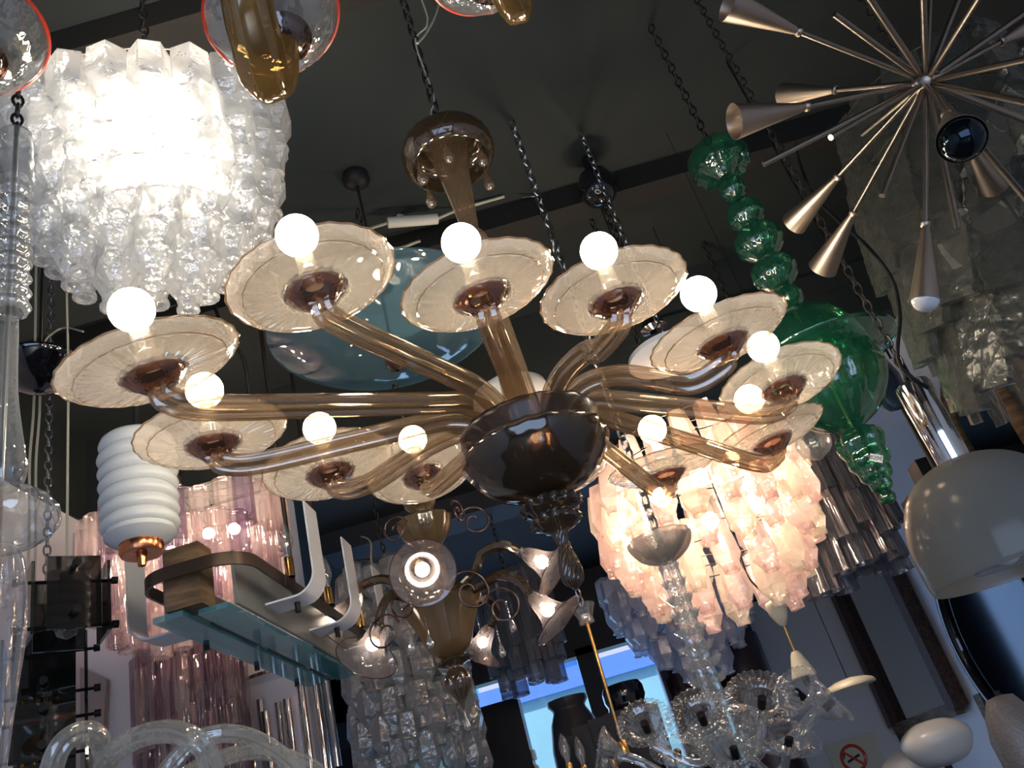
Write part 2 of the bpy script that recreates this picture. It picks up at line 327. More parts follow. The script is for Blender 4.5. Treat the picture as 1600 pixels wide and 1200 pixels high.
for k, (px, py, T, ta, tb) in DISH.items():
    C = at(px, py, T); N = Vector((ta, tb, 1)).normalized()
    Mx = Vector((0, 0, 1)).rotation_difference(N).to_matrix()
    dv = Vector((C.x - A0.x, C.y - A0.y, 0)); Ld = dv.length; dv.normalize()
    zr = zat(A0, 664); ze = C.z - .052
    p0 = A0 + dv * (R0 * .55); p0.z = zr - .045
    e = Vector((C.x, C.y, 0)) - dv * .075; e.z = ze
    b1_ = A0 + dv * (R0 * .80); b1_.z = zr + .012
    b2_ = A0 + dv * (R0 * 1.10 + .02); b2_.z = max(zr + .035, ze + (zr + .035 - ze) * .8)
    b3_ = A0 + dv * (R0 * 1.10 + .08); b3_.z = b2_.z + (ze - b2_.z) * .2 + .004
    el = Vector((C.x, C.y, 0)) - dv * .018; el.z = ze + .008
    tp = C + N * -.018
    path = smooth_path([p0, b1_, b2_, b3_, b3_.lerp(e, .5), e, el, tp - N * .008 - dv * .002, tp], 6)
    n = len(path); rs = [.0178] * n
    for i in range(n - 9, n): rs[i] = .0165 + .003 * math.sin((i - n + 9) / 9 * PI)
    arm = MB().tube(path, rs, 32, 8, .14).build('arm', 'amber', ch)
    cup = MB().lathe([(.014, -.030), (.020, -.028), (.030, -.020), (.041, -.010), (.046, -.003), (.047, .001), (.040, -.002), (.020, -.006)], 32, C, 16, .03, Mx)
    cup.build('cup', 'cup', arm)
    d = MB().lathe([(.030, -.006), (.050, -.006), (.070, -.0045), (.090, -.0025), (.1035, -.0005), (.106, .003), (.112, .004), (.1195, .009), (.1245, .0135), (.1262, .0160), (.1235, .0168), (.116, .0115), (.104, .0065), (.085, .003), (.050, .001)], 96, C, 24, .010, Mx, (24, .0010, 2))
    d.build('dish', 'dish', arm)
    rim = MB()
    for rr_, zz_, tr_ in ((.1262, .0158, .0016), (.1050, .0020, .0011)): rim.tube([C + Mx @ Vector((rr_ * (1 + .010 * math.cos(24 * a * PI / 48)) * math.cos(a * PI / 48), rr_ * (1 + .010 * math.cos(24 * a * PI / 48)) * math.sin(a * PI / 48), zz_)) for a in range(97)], tr_, 6, cap=False)
    rim.build('dish_rim', 'amber', arm)
    MB().lathe([(.001, .008), (.016, .008), (.018, .03), (.014, .034), (.014, .072), (.001, .074)], 18, C, 0, 0, Mx).build('socket', 'armclear', arm)
    MB().sphere(C + N * .105, .0325, 24, 16).build('bulb', 'bulb', arm)
# ------------------------------------------------------------------ chandeliers made of hanging glass pieces
def piece_poly(wd, ln, seg=6):
    w_ = wd / 2
    pr = [(.001, 0), (w_ * .45, -.05 * ln), (w_ * .98, -.16 * ln), (w_ * 1.0, -.62 * ln), (w_ * .45, -.84 * ln), (w_ * .38, -.93 * ln), (w_ * .50, -.945 * ln), (w_ * .50, -.985 * ln), (w_ * .36, -1.0 * ln), (w_ * .26, -.96 * ln)]
    mb = MB().lathe(pr[:5], seg).lathe(pr[4:], 12); return mb
def piece_long(wd, ln):
    w_ = wd / 2; mb = MB().lathe([(.001, 0), (w_ * .7, -.03 * ln), (w_ * .95, -.4 * ln), (w_ * 1.05, -.72 * ln), (w_ * .62, -.9 * ln)], 5)
    return mb.lathe([(w_ * .6, -.88 * ln), (w_ * .56, -.99 * ln), (w_ * .48, -1.0 * ln), (w_ * .44, -.9 * ln)], 10)
def piece_tube(wd, ln, rib=8):
    w_ = wd / 2; return MB().lathe([(w_ * .1, -.01 * ln), (w_ * .8, -.0 * ln), (w_, -.03 * ln), (w_ * 1.0, -.5 * ln), (w_ * .98, -.97 * ln), (w_ * 1.03, -.985 * ln), (w_ * 1.03, -1.0 * ln), (w_ * .93, -.998 * ln), (w_ * .9, -.95 * ln)], 24, (0, 0, 0), rib, .10)
def piece_slab(wd, ln, rng):
    n = 22; o = []
    for i in range(n + 1):
        t = i / n; o.append((wd / 2 * (1 + .10 * rng.uniform(-1, 1)) * (.85 + .15 * math.sin(t * PI)), -ln * t))
    for i in range(n, -1, -1):
        t = i / n; o.append((-wd / 2 * (1 + .10 * rng.uniform(-1, 1)) * (.85 + .15 * math.sin(t * PI)), -ln * t))
    return MB().extr(o, wd * .22, Matrix(((1, 0, 0), (0, 0, 1), (0, 1, 0))), (0, 0, 0))
def cluster(name, A, label, rows, wpx, lpx, mats, maker=piece_poly, tilt=.10, oval=1.0, yaw=0.0, jit=0, pname='glass_piece', hang=True, flat=True, ring=True, lean=None):
    """rows: (py of the piece tops on the axis, half width px, number, phase)"""
    z0 = zat(A, rows[0][0]); top = Vector((A.x, A.y, z0))
    t = thing(name, top, label, 'chandelier'); d0 = dep(top); wd = wpx * d0 / F
    mes = []
    for mt in mats:
        zl = zat(A, rows[0][0]) - zat(A, rows[0][0] + lpx)
        mes.append(maker(wd, zl).mesh(pname, mt, smooth=not flat, auto=math.radians(35)))
    fm = MB(); rng = random.Random(len(rows) * 7 + int(wpx)); cnt = 0
    for ri, (py, hw, n, ph) in enumerate(rows):
        z = zat(A, py); r = hw * dep((A.x, A.y, z)) / F
        pts = []
        for k in range(n):
            a = ph + 2 * PI * k / n; x, y = r * math.cos(a), r * oval * math.sin(a)
            x, y = x * math.cos(yaw) - y * math.sin(yaw), x * math.sin(yaw) + y * math.cos(yaw)
            zz = z - z0 + (rng.uniform(-jit, jit) * wd if jit else 0); pts.append(top + Vector((x, y, zz)))
            ao = math.atan2(y, x)
            mt = Matrix.Translation((x, y, zz)) @ Matrix.Rotation(ao, 4, 'Z') @ Matrix.Rotation(-tilt * rng.uniform(.4, 1.3), 4, 'Y') @ Matrix.Rotation(PI / 2 + (rng.uniform(-.2, .2) if jit else 0), 4, 'Z')
            if lean: mt = Matrix.Translation((x, y, zz)) @ Matrix.Rotation(ao, 4, 'Z') @ Matrix.Rotation(lean, 4, 'X') @ Matrix.Rotation(-tilt, 4, 'Y') @ Matrix.Rotation(PI / 2, 4, 'Z')
            inst(pname, mes[(k + ri) % len(mes)], t, mt); cnt += 1
        if ring and n > 2: fm.tube(pts + [pts[0]], .0022, 6)
        if ri == 0:
            for q in pts[::max(1, len(pts) // 4)]: fm.tube([top + Vector((0, 0, .06)), q], .002, 5)
    fm.tube([top + Vector((0, 0, .07)), Vector((A.x, A.y, zat(A, rows[-1][0])))], .004, 6)
    fm.build('metal_frame', 'darkmet', t)
    if hang: MB().chain(top + Vector((0, 0, .06)), (A.x, A.y, top_of(A)), .04, .003).build('chain', 'iron', t)
    return t, top
def inner_bulb(t, p, r, mat, name='bulb'):
    return MB().sphere(p, r, 16, 10).build(name, mat, t)
A = at(232, 170, 1.95)
t, top = cluster('chandelier', A, 'brightly lit chandelier of clear bottle-shaped glass blocks under the ceiling', [(150, 178, 20, .1), (198, 170, 19, .25), (246, 162, 18, .1), (292, 146, 15, .3), (330, 112, 12, .1), (358, 62, 7, .2)], 62, 92, ['frost'], tilt=.05, oval=.50, yaw=.30)
for dx, dz, s in ((-.10, -.12, .032), (.02, -.14, .036), (.09, -.12, .03), (0, -.26, .03), (-.05, -.22, .028), (.1, -.3, .026)):
    inner_bulb(t, top + Vector((dx, -.02, dz)), s, 'bulb2')
A = at(1062, 700, 3.1)
t, top = cluster('chandelier', A, 'lit rose and straw polyhedral glass chandelier behind the amber arms', [(690, 118, 18, .1), (728, 150, 20, .25), (768, 152, 20, .1), (808, 138, 18, .3), (846, 112, 14, .1), (880, 78, 10, .2)], 38, 72, ['pinkg', 'strawg', 'pinkg'], piece_long, .12, 1, 0, .25)
for dx, dz, s in ((-.13, -.2, .035), (.02, -.17, .035), (.15, -.14, .032), (0, -.33, .03)): inner_bulb(t, top + Vector((dx, -.04, dz)), s, 'bulb4')
A = at(285, 820, 3.25)
t, top = cluster('chandelier', A, 'lit chandelier of pale rose fluted glass tubes behind the ribbed white lantern', [(800, 150, 26, .1), (850, 132, 22, .25), (885, 108, 18, .1), (915, 66, 11, .3)], 27, 84, ['tube', 'tube', 'purple'], piece_tube, 0, .62, 0, .5, flat=False)
for dx, dz, s in ((-.18, -.12, .022), (-.05, -.15, .022), (.1, -.12, .022), (.2, -.13, .022), (.02, -.26, .022)): inner_bulb(t, top + Vector((dx, 0, dz)), s, 'bulb4')
A = at(290, 965, 3.5)
cluster('chandelier', A, 'unlit violet fluted glass tube chandelier hanging low beside the lilac wall', [(955, 66, 18, .1), (1030, 74, 20, .25), (1120, 74, 20, .1)], 26, 120, ['purple', 'tube', 'purple'], piece_tube, 0, .8, 0, .5, flat=False)
A = at(612, 930, 3.9)
cluster('chandelier', A, 'tall unlit grey polyhedral glass chandelier in front of the shop window', [(890, 66, 14, .1), (935, 74, 14, .3), (980, 78, 14, .1), (1025, 80, 14, .3), (1070, 82, 14, .1), (1115, 84, 14, .3), (1160, 84, 14, .1)], 36, 70, ['grayg'], piece_poly, .10, 1, 0, .3)
A = at(795, 920, 4.5)
cluster('chandelier', A, 'small grey glass strip chandelier behind the red-edged bell-shade chandelier', [(905, 52, 14, .1), (930, 48, 12, .3), (955, 40, 9, .1)], 24, 110, ['darktube'], piece_tube, 0, 1, 0, .4, flat=False)
A = at(1052, 900, 4.4)
cluster('chandelier', A, 'unlit pale blue glass block chandelier stepping inward below the rose one', [(880, 108, 22, .1), (910, 106, 22, .3), (942, 88, 18, .1), (975, 60, 13, .3), (1000, 30, 7, .1)], 30, 52, ['blueg'], piece_poly, .06, 1, 0, .2)
A = at(1265, 740, 3.5)
cluster('chandelier', A, 'dim grey tube chandelier between the rose chandelier and the green pendant', [(700, 82, 18, .1), (750, 80, 16, .3), (800, 62, 12, .1)], 34, 95, ['darktube'], piece_tube, .04, .7, 0, .4, flat=False)
A = at(1540, 270, 2.0); rng = random.Random(3)
cluster('chandelier', A, 'large unlit grey slab glass chandelier behind the spiky metal fixture', [(150, 150, 14, .1), (235, 185, 18, .25), (330, 200, 20, .1), (410, 190, 18, .2)], 58, 120, ['greyslab'], lambda a, b: piece_slab(a, b, rng), .10, .8, 0, .3, lean=-.3)
# ------------------------------------------------------------------ spiky cone fixture, top right
H = at(1447, 128, 1.5)
sp = thing('starburst_chandelier', H, 'spiky bronze metal fixture with thin rods and cone shades around a ball', 'chandelier')
MB().sphere(H, .024, 28, 18).build('hub_ball', 'nickel', sp)
for dx, dy, dz in ((-.026, -.01, -.008), (.028, .004, .01), (.004, -.024, -.018)): MB().sphere(H + Vector((dx, dy, dz)), .009, 12, 8).build('hub_knob', 'nickel', sp)
MB().tube([H, (H.x, H.y, CEIL)], .006, 10).build('ceiling_rod', 'rodm', sp)
def spike(px, py, L, near):
    d = ray(px, py); o = Vector((0, 0, EYE)) - H; a = d.dot(d); b = 2 * o.dot(d); c = o.dot(o) - L * L
    q = max(b * b - 4 * a * c, 0); t = (-b - math.sqrt(q)) / (2 * a) if near else (-b + math.sqrt(q)) / (2 * a)
    p = Vector((0, 0, EYE)) + d * t; return H + (p - H).normalized() * L
RODS = [(1303, 22, .24, 1), (1193, 257, .33, 1), (1298, 215, .30, 1), (1348, 210, .20, 0), (1378, 306, .27, 1), (1497, 358, .30, 1), (1440, -70, .30, 1), (1455, -90, .36, 0), (1520, -60, .3, 0), (1540, -20, .26, 1), (1320, -60, .34, 0), (1340, -30, .3, 1), (1640, 85, .32, 1), (1640, 200, .33, 0), (1700, 180, .4, 1), (1720, 235, .42, 0), (1620, 330, .36, 1), (1660, -20, .38, 0)]
for px, py, L, near in RODS:
    e = spike(px, py, L, near); dr = (e - H).normalized()
    MB().tube([H + dr * .015, e], .0052, 12).build('rod', 'rodm' if near else 'rodm', sp)
CONES = [(1137, 6, .40, 1, .058), (1225, 148, .34, 0, .05), (1147, 190, .37, 1, .062), (1240, 350, .37, 0, .055), (1285, 420, .41, 0, .060), (1446, 470, .41, 1, .050), (1503, 218, .36, 1, .070), (1555, 290, .33, 0, .055), (1640, 25, .34, 0, .06)]
for i, (px, py, L, near, r) in enumerate(CONES):
    e = spike(px, py, L, near); dr = (e - H).normalized(); Mx = Vector((0, 0, 1)).rotation_difference(dr).to_matrix()
    rod = MB().tube([H + dr * .015, H + dr * (L - .13)], .0045, 12).build('rod', 'rodm', sp)
    rr = r * .5
    MB().lathe([(.006, L - .142), (.0085, L - .14), (.0085, L - .134), (.0065, L - .132), (.0075, L - .128), (rr, L), (rr - .0012, L), (.006, L - .125)], 36, H, 0, 0, Mx).build('cone_shade', 'nickel', sp)
    bm = MB().sphere(H + dr * (L - (.004 if i in (5, 6) else .035)), rr * (.92 if i in (5, 6) else .6), 20, 12); bm.build('bulb', 'blackbulb' if i in (6,) else 'deadbulb', sp)
# ------------------------------------------------------------------ green glass pendant
A = at(1250, 505, 2.3)
g = thing('green_pendant', (A.x, A.y, zat(A, 250)), 'tall emerald glass pendant of stacked ribbed balls, a wide plate and a pointed finial', 'pendant light')
lat(MB(), A, [(222, 4), (226, 22), (238, 40), (252, 46), (264, 44), (258, 36), (268, 22), (278, 12)], 40, 12, .05, 3).build('canopy_cup', 'green', g)
for py, hw, hh in ((295, 20, 18), (335, 28, 22), (378, 36, 26), (426, 34, 25), (466, 23, 19)):
    lat(MB(), A, [(py - hh, 4), (py - hh * .8, hw * .6), (py - hh * .35, hw * .95), (py, hw), (py + hh * .4, hw * .92), (py + hh * .82, hw * .55), (py + hh, 5)], 40, 14, .05, 3).build('ball', 'green', g)
lat(MB(), A, [(488, 10), (494, 40), (512, 62), (540, 76), (575, 84), (600, 88)], 56, 14, .01, 4).build('dome', 'green', g)
lat(MB(), A, [(548, 86), (556, 104), (560, 122), (563, 124), (566, 120), (570, 104), (576, 86)], 64, 0, 0, 3).build('plate', 'green', g)
lat(MB(), A, [(576, 86), (606, 84), (632, 72), (654, 48), (668, 20), (674, 12)], 56, 14, .04, 4).build('bowl', 'green', g)
lat(MB(), A, [(672, 12), (678, 30), (692, 37), (704, 33), (710, 31), (722, 32), (732, 25), (744, 24), (752, 17), (762, 16), (768, 7), (774, 12), (782, 11), (788, 2)], 44, 10, .07, 3).build('finial', 'greendeep', g)
MB().tube([(A.x, A.y, zat(A, 235)), (A.x, A.y, zat(A, 670))], .005, 8).build('rod', 'brass', g)
MB().chain((A.x, A.y, zat(A, 226)), (A.x, A.y, top_of(A)), .04, .003).build('chain', 'iron', g)
def text(parent, s, p, size, nrm, upv, mat, name='lettering'):
    cu = bpy.data.curves.new(name, 'FONT'); cu.body = s; cu.size = size; cu.align_x = 'CENTER'; cu.align_y = 'CENTER'; cu.extrude = .0002
    o = bpy.data.objects.new(name, cu); COL.objects.link(o); cu.materials.append(M[mat])
    n = Vector(nrm).normalized(); u = Vector(upv); u = (u - n * u.dot(n)).normalized(); x = u.cross(n)
    mm = Matrix((x, u, n)).transposed().to_4x4(); mm.translation = Vector(p) - (wloc(parent) if parent else Vector())
    bpy.context.view_layer.update(); me = bpy.data.meshes.new_from_object(o.evaluated_get(bpy.context.evaluated_depsgraph_get())); me.materials.clear(); me.materials.append(M[mat])
    bpy.data.objects.remove(o); o = bpy.data.objects.new(name, me); COL.objects.link(o)
    if parent: o.parent = parent
    o.matrix_local = mm; return o
tz = zat(A, 728); rr = 33 * dep((A.x, A.y, tz)) / F; dn = Vector((-.12, -1, -.25)).normalized()
tp = Vector((A.x, A.y, tz)) + Vector((-.002, -rr, 0)); n_ = dn; u_ = (Vector((.55, 0, 1)) - n_ * Vector((.55, 0, 1)).dot(n_)).normalized(); x_ = u_.cross(n_)
MB().box(tp, (.030, .018, .0006), Matrix((x_, u_, n_)).transposed()).build('price_tag', 'tag', g, False)
text(g, '820\u20ac', tp + n_ * .0008, .014, n_, u_, 'ink')
# ------------------------------------------------------------------ tall clear pendant at the left edge
A = at(10, 560, 1.25)
t = thing('clear_pendant', (A.x, A.y, zat(A, 205)), 'tall clear ribbed glass pendant with a stack of rings and a melon bulb', 'pendant light')
lat(MB(), A, [(208, 16), (213, 24), (222, 23), (232, 25), (242, 24), (252, 26), (262, 25), (276, 28), (288, 27), (292, 10)], 40, 0, 0, 2).build('collar', 'clear', t)
bd = []
for i in range(9):
    y = 300 + i * 22.5; bd += [(y - 10, 18 + i * .4), (y - 4, 25 + i * .6), (y + 4, 25 + i * .6), (y + 10, 18 + i * .4)]
lat(MB(), A, bd, 40, 10, .05, 2).build('ring_stack', 'clear', t)
lat(MB(), A, [(500, 14), (520, 15), (600, 17), (650, 22), (700, 30), (735, 35), (752, 32), (764, 24)], 40, 14, .04, 4).build('neck', 'clear', t)
lat(MB(), A, [(764, 24), (774, 50), (792, 74), (812, 84), (832, 76), (850, 50), (860, 28)], 56, 18, .05, 4).build('melon_bulb', 'clear', t)
lat(MB(), A, [(860, 26), (872, 34), (900, 40), (960, 44), (1020, 42), (1100, 34), (1200, 26), (1300, 20)], 44, 14, .05, 4).build('stem', 'clear', t)
MB().tube([(A.x, A.y, zat(A, 215)), (A.x, A.y, zat(A, 1300))], .004, 8).build('rod', 'steel', t)
MB().chain((A.x, A.y, zat(A, 210)), (A.x, A.y, CEIL), .03, .003).build('chain', 'iron', t)
# ------------------------------------------------------------------ ribbed opal lantern
A = at(217, 760, 1.85)
t = thing('pendant_lantern', (A.x, A.y, zat(A, 660)), 'white opal ribbed lantern with copper caps hanging from a black rod', 'lantern')
pr = [(684, 30)]
for i in range(7):
    y = 690 + i * 20.5; h = 56 if i else 53
    pr += [(y - 4, h - 6), (y + 1, h), (y + 9, h + 3), (y + 15, h), (y + 17, h - 5)]
pr += [(838, 54), (846, 44), (852, 30)]
lat(MB(), A, pr, 56).build('glass_body', 'white', t)
lat(MB(), A, [(674, 4), (675, 18), (682, 28), (690, 30), (692, 20)], 40).build('top_cap', 'copper', t)
lat(MB(), A, [(840, 30), (843, 33), (864, 33), (867, 31), (868, 24), (864, 8), (872, 7), (884, 6), (886, 1)], 44).build('bottom_cap', 'copper', t)
MB().tube([(A.x, A.y, zat(A, 676)), (A.x, A.y, top_of(A))], .007, 10).build('rod', 'black', t)
# ------------------------------------------------------------------ blue glass plate lamp
A = at(611, 532, 2.8)
t = thing('glass_plate_lamp', (A.x, A.y, zat(A, 470)), 'wide blue tinted glass plate lamp with a white shade above it', 'pendant light')
lat(MB(), A, [(505, 180), (508, 184), (511, 182), (522, 166), (538, 138), (552, 100), (561, 55), (565, 14)], 80, 0, 0, 4).build('plate', 'bluedish', t)
lat(MB(), A, [(559, 10), (563, 16), (570, 16), (575, 11), (579, 3)], 28).build('bottom_nut', 'darkmet', t)
lat(MB(), A, [(452, 20), (456, 60), (464, 96), (474, 108), (478, 104), (462, 50)], 56).build('top_shade', 'whitemat', t)
MB().tube([(A.x, A.y, zat(A, 556)), (A.x, A.y, top_of(A))], .005, 8).build('rod', 'darkmet', t)
MB().lathe([(.05, .0), (.05, -.03), (.03, -.05), (.004, -.055)], 24, (A.x, A.y, CEIL)).build('ceiling_rose', 'black', t)
# white shades behind the hub
A = at(800, 625, 2.9)
t = thing('opal_shade_lamp', (A.x, A.y, zat(A, 600)), 'oval white shade lamp just behind the central stem of the amber chandelier', 'pendant light')
lat(MB(), A, [(596, 8), (600, 36), (612, 58), (626, 62), (640, 54), (650, 30), (653, 4)], 48).build('shade', 'whitemat', t)
MB().tube([(A.x, A.y, zat(A, 600)), (A.x, A.y, top_of(A))], .004, 8).build('rod', 'black', t)
A = at(1050, 560, 2.75)
t = thing('mesh_disc_lamp', (A.x, A.y, zat(A, 545)), 'round white pleated disc lamp in the gap right of the amber chandelier hub', 'pendant light')
lat(MB(), A, [(540, 10), (543, 50), (549, 66), (556, 68), (560, 60), (570, 20), (572, 3)], 60, 60, .006).build('disc_shade', 'acryl', t)
MB().chain((A.x, A.y, zat(A, 542)), (A.x, A.y, top_of(A)), .04, .003).build('chain', 'steel', t)
# half globe pendant with chrome tube
A = at(1552, 830, 1.6)
t = thing('half_globe_pendant', (A.x, A.y, zat(A, 610)), 'pearly half-globe pendant with overlapping inner fins on a chrome tube', 'pendant light')
lat(MB(), A, [(722, 14), (727, 50), (744, 84), (772, 108), (812, 124), (852, 128), (884, 127), (888, 124), (850, 124), (812, 119), (772, 103), (744, 79), (728, 40)], 72, 0, 0, 3).build('globe', 'pearl', t)
for i, (r, y0) in enumerate(((104, 812), (80, 822), (56, 832))): lat(MB(), A, [(y0 - 60, r * .7), (y0 - 20, r * .95), (y0 + 46, r), (y0 + 48, r - 2)], 60, 3, .06).build('inner_fin', 'fin', t)
lat(MB(), A, [(600, 2), (601, 25), (606, 27), (724, 25), (726, 24)], 40).build('chrome_tube', 'chrome', t)
inner_bulb(t, (A.x, A.y, zat(A, 858)), .03, 'deadbulb')
MB().chain((A.x, A.y, zat(A, 602)), (A.x, A.y, top_of(A)), .03, .0022).build('chain', 'iron', t)
T0 = dep(atZ(1243, 225, CEIL - .05))
MB().tube(smooth_path([at(1450, 606, 1.6), at(1425, 590, 1.6), at(1403, 560, 1.62), at(1406, 490, 1.66), at(1393, 435, 1.72), at(1355, 385, 1.8), at(1310, 345, 1.9), at(1272, 305, 2.0), at(1252, 262, 2.2), at(1243, 225, T0)]), .004, 8).build('cable', 'black', t)
MB().lathe([(.045, .04), (.05, 0), (.03, -.012), (.002, -.014)], 28, at(1243, 222, T0)).build('ceiling_rose', 'navyg', t)
# ------------------------------------------------------------------ chandelier with red-rimmed dishes, close overhead
q = at(560, -330, 1.15)
rd = thing('chandelier', q, 'pale amber chandelier overhead whose clear dishes have red rims, cut off by the top edge', 'chandelier')
lat(MB(), q, [(-360, 30), (-345, 70), (-325, 64), (-300, 30), (-292, 10)], 40).build('hub_bowl', 'amber', rd)
MB().chain((q.x, q.y, zat(q, -355)), (q.x, q.y, CEIL), .035, .003).build('chain', 'iron', rd)
for dx, dy, T, mid, fat in ((440, 62, 1.05, [(375, -150, .90), (385, -10, .92), (402, 70, .94), (416, 122, .97), (434, 112, 1.02)], 1.35), (-45, 95, 1.0, [(-140, -60, .9), (-110, 120, .94), (-70, 150, .98)], 1), (770, -30, 1.22, [(770, -170, 1.1), (786, -40, 1.13), (806, 10, 1.17), (795, 0, 1.2)], 1.1)):
    C = at(dx, dy, T)
    P_ = [q] + [at(*u) for u in mid] + [C]
    path = smooth_path(P_, 7); n = len(path)
    arm = MB().tube(path, [.016 * fat + .006 * math.sin(PI * i / n) for i in range(n)], 24, 6, .05).build('arm', 'honey', rd)
    N = Vector((-.12, .05, 1)).normalized(); Mx = Vector((0, 0, 1)).rotation_difference(N).to_matrix()
    MB().lathe([(.020, .0), (.048, .008), (.070, .026), (.084, .052), (.082, .054), (.068, .030), (.046, .012), (.02, .004)], 56, C, 12, .012, Mx).build('dish', 'clear', arm)
    MB().tube([C + Mx @ Vector((.084 * math.cos(a * PI / 32), .084 * math.sin(a * PI / 32), .054)) for a in range(65)], .0030, 8, cap=False).build('red_rim', 'red', arm)
    MB().lathe([(.016, -.02), (.03, -.012), (.038, .0), (.03, .002)], 28, C, 0, 0, Mx).build('cup', 'cup', arm)
# ------------------------------------------------------------------ long glass and wood fixture
def candle(parent, p, s, mat='bulbglass', lit=False, sleeve='brass'):
    MB().lathe([(.012 * s, -.05 * s), (.012 * s, -.004 * s), (.010 * s, 0), (.004 * s, .002 * s)], 16, p).build('socket', sleeve, parent)
    MB().lathe([(.007 * s, .0), (.0095 * s, .012 * s), (.0165 * s, .030 * s), (.0175 * s, .045 * s), (.013 * s, .066 * s), (.006 * s, .082 * s), (.0008, .092 * s)], 20, p).build('bulb', mat, parent)
    if lit: MB().sphere(p + Vector((0, 0, .035 * s)), .0095 * s, 12, 8).build('filament', 'bulb', parent)
    else: MB().tube([p + Vector((-.004, 0, .01)), p + Vector((-.005, 0, .04)), p + Vector((.005, 0, .04)), p + Vector((.004, 0, .01))], .0005, 4).build('filament', 'steel', parent)
XF = -.905; Y0 = 1.93; Y1 = 3.0; ZB = 2.295
lf = thing('long_glass_lamp', (XF, (Y0 + Y1) / 2, ZB), 'long hanging lamp of glass plates and an old wooden block with curved acrylic shades', 'chandelier')
MB().box((XF + .0, Y0 + .03, ZB + .088), (.092, .075, .158)).build('wood_block', 'wood', lf, False)
MB().box((XF - .045, (Y0 + Y1) / 2, ZB), (.075, Y1 - Y0, .014)).box((XF + .055, (Y0 + Y1) / 2 + .03, ZB), (.075, Y1 - Y0, .014)).build('bottom_glass_plate', 'plate', lf, False)
MB().box((XF + .095, (Y0 + Y1) / 2 + .05, ZB + .082), (.010, Y1 - Y0 - .05, .14)).build('side_glass_plate', 'frostplate', lf, False)
MB().box((XF - .085, (Y0 + Y1) / 2 + .05, ZB + .082), (.010, Y1 - Y0 - .05, .14)).build('side_glass_plate', 'frostplate', lf, False)
for yy, ll in ((Y0 + .3, .30), (Y0 + .68, .30), (Y0 + 1.0, .22)): MB().box((XF + .005, yy, ZB + .012), (.022, ll, .02)).build('metal_slot_bar', 'darkmet', lf, False)
def strap(z, w_, a, x0, x1, y0, y1, rc=.06, n=8):
    pts = []
    for cx, cy, s in ((x0 + rc, y1, 0),): pts.append(Vector((x0, y1, z)))
    for i in range(n + 1):
        t = PI + (PI / 2) * i / n; pts.append(Vector((x0 + rc + rc * math.cos(t), y0 + rc + rc * math.sin(t), z)))
    for i in range(n + 1):
        t = 1.5 * PI + (PI / 2) * i / n; pts.append(Vector((x1 - rc + rc * math.cos(t), y0 + rc + rc * math.sin(t), z)))
    pts.append(Vector((x1, y1, z))); return ribbon(pts, w_, a)
def ribbon(pts, h, t, upv=Vector((0, 0, 1))):
    mb = MB(); n = len(pts); v = []
    for i, p in enumerate(pts):
        d = (pts[min(i + 1, n - 1)] - pts[max(i - 1, 0)]).normalized(); o = d.cross(upv).normalized() * (t / 2)
        for a, b in ((-1, -1), (1, -1), (1, 1), (-1, 1)): v.append(Vector(p) + o * a + upv * (h / 2 * b))
    f = []
    for i in range(n - 1):
        for k in range(4): f.append((i * 4 + k, i * 4 + (k + 1) % 4, i * 4 + 4 + (k + 1) % 4, i * 4 + 4 + k))
    f += [(0, 1, 2, 3)[::-1], tuple((n - 1) * 4 + k for k in range(4))]
    return mb.add(v, f)
strap(ZB + .088, .032, .007, XF - .105, XF + .17, Y0 - .05, Y0 + .42, .09).build('metal_strap', 'darkmet', lf)
MB().box((XF + .17, (Y0 + Y1) / 2 + .15, ZB + .088), (.012, Y1 - Y0 - .15, .03)).box((XF + .10, Y1, ZB + .10), (.14, .012, .03)).build('metal_rail', 'darkmet', lf, False)
for i, yy in enumerate((Y0 + .28, Y0 + .62, Y0 + .96)):
    cx = XF + .20
    sh = []
    for k in range(9): t = PI * 1.5 + PI / 2 * k / 8; sh.append(Vector((cx - .01 + .06 * math.cos(t), yy, ZB + .10 + .06 * math.sin(t))))
    sh = [Vector((cx - .09, yy, ZB + .04))] + sh + [Vector((cx + .05, yy, ZB + .30))]
    ribbon(sh, .10, .005, Vector((0, 1, 0))).build('acrylic_shade', 'acryl', lf)
    MB().tube([(cx - .02, yy, ZB + .045), (cx - .02, yy, ZB + .01)], .008, 10).build('metal_peg', 'black', lf)
    candle(lf, Vector((cx - .03, yy, ZB + .17)), 1.15, lit=(i == 2))
    sh2 = [Vector((2 * (XF + .0) - p.x - .02, p.y, p.z)) for p in sh]
    if i == 0: ribbon(sh2, .10, .005, Vector((0, 1, 0))).build('acrylic_shade', 'acryl', lf)
    MB().tube([(2 * XF - cx + .12, yy, ZB + .045), (2 * XF - cx + .12, yy, ZB + -.02)], .008, 10).build('metal_peg', 'black', lf)
for yy in (Y0 + .36, Y0 + .64): MB().tube([(XF + .15, yy, ZB + .09), (XF + .15, yy, (CEIL if yy < YF else CEIL2))], .007, 10).build('hanging_rod', 'darkmet', lf)
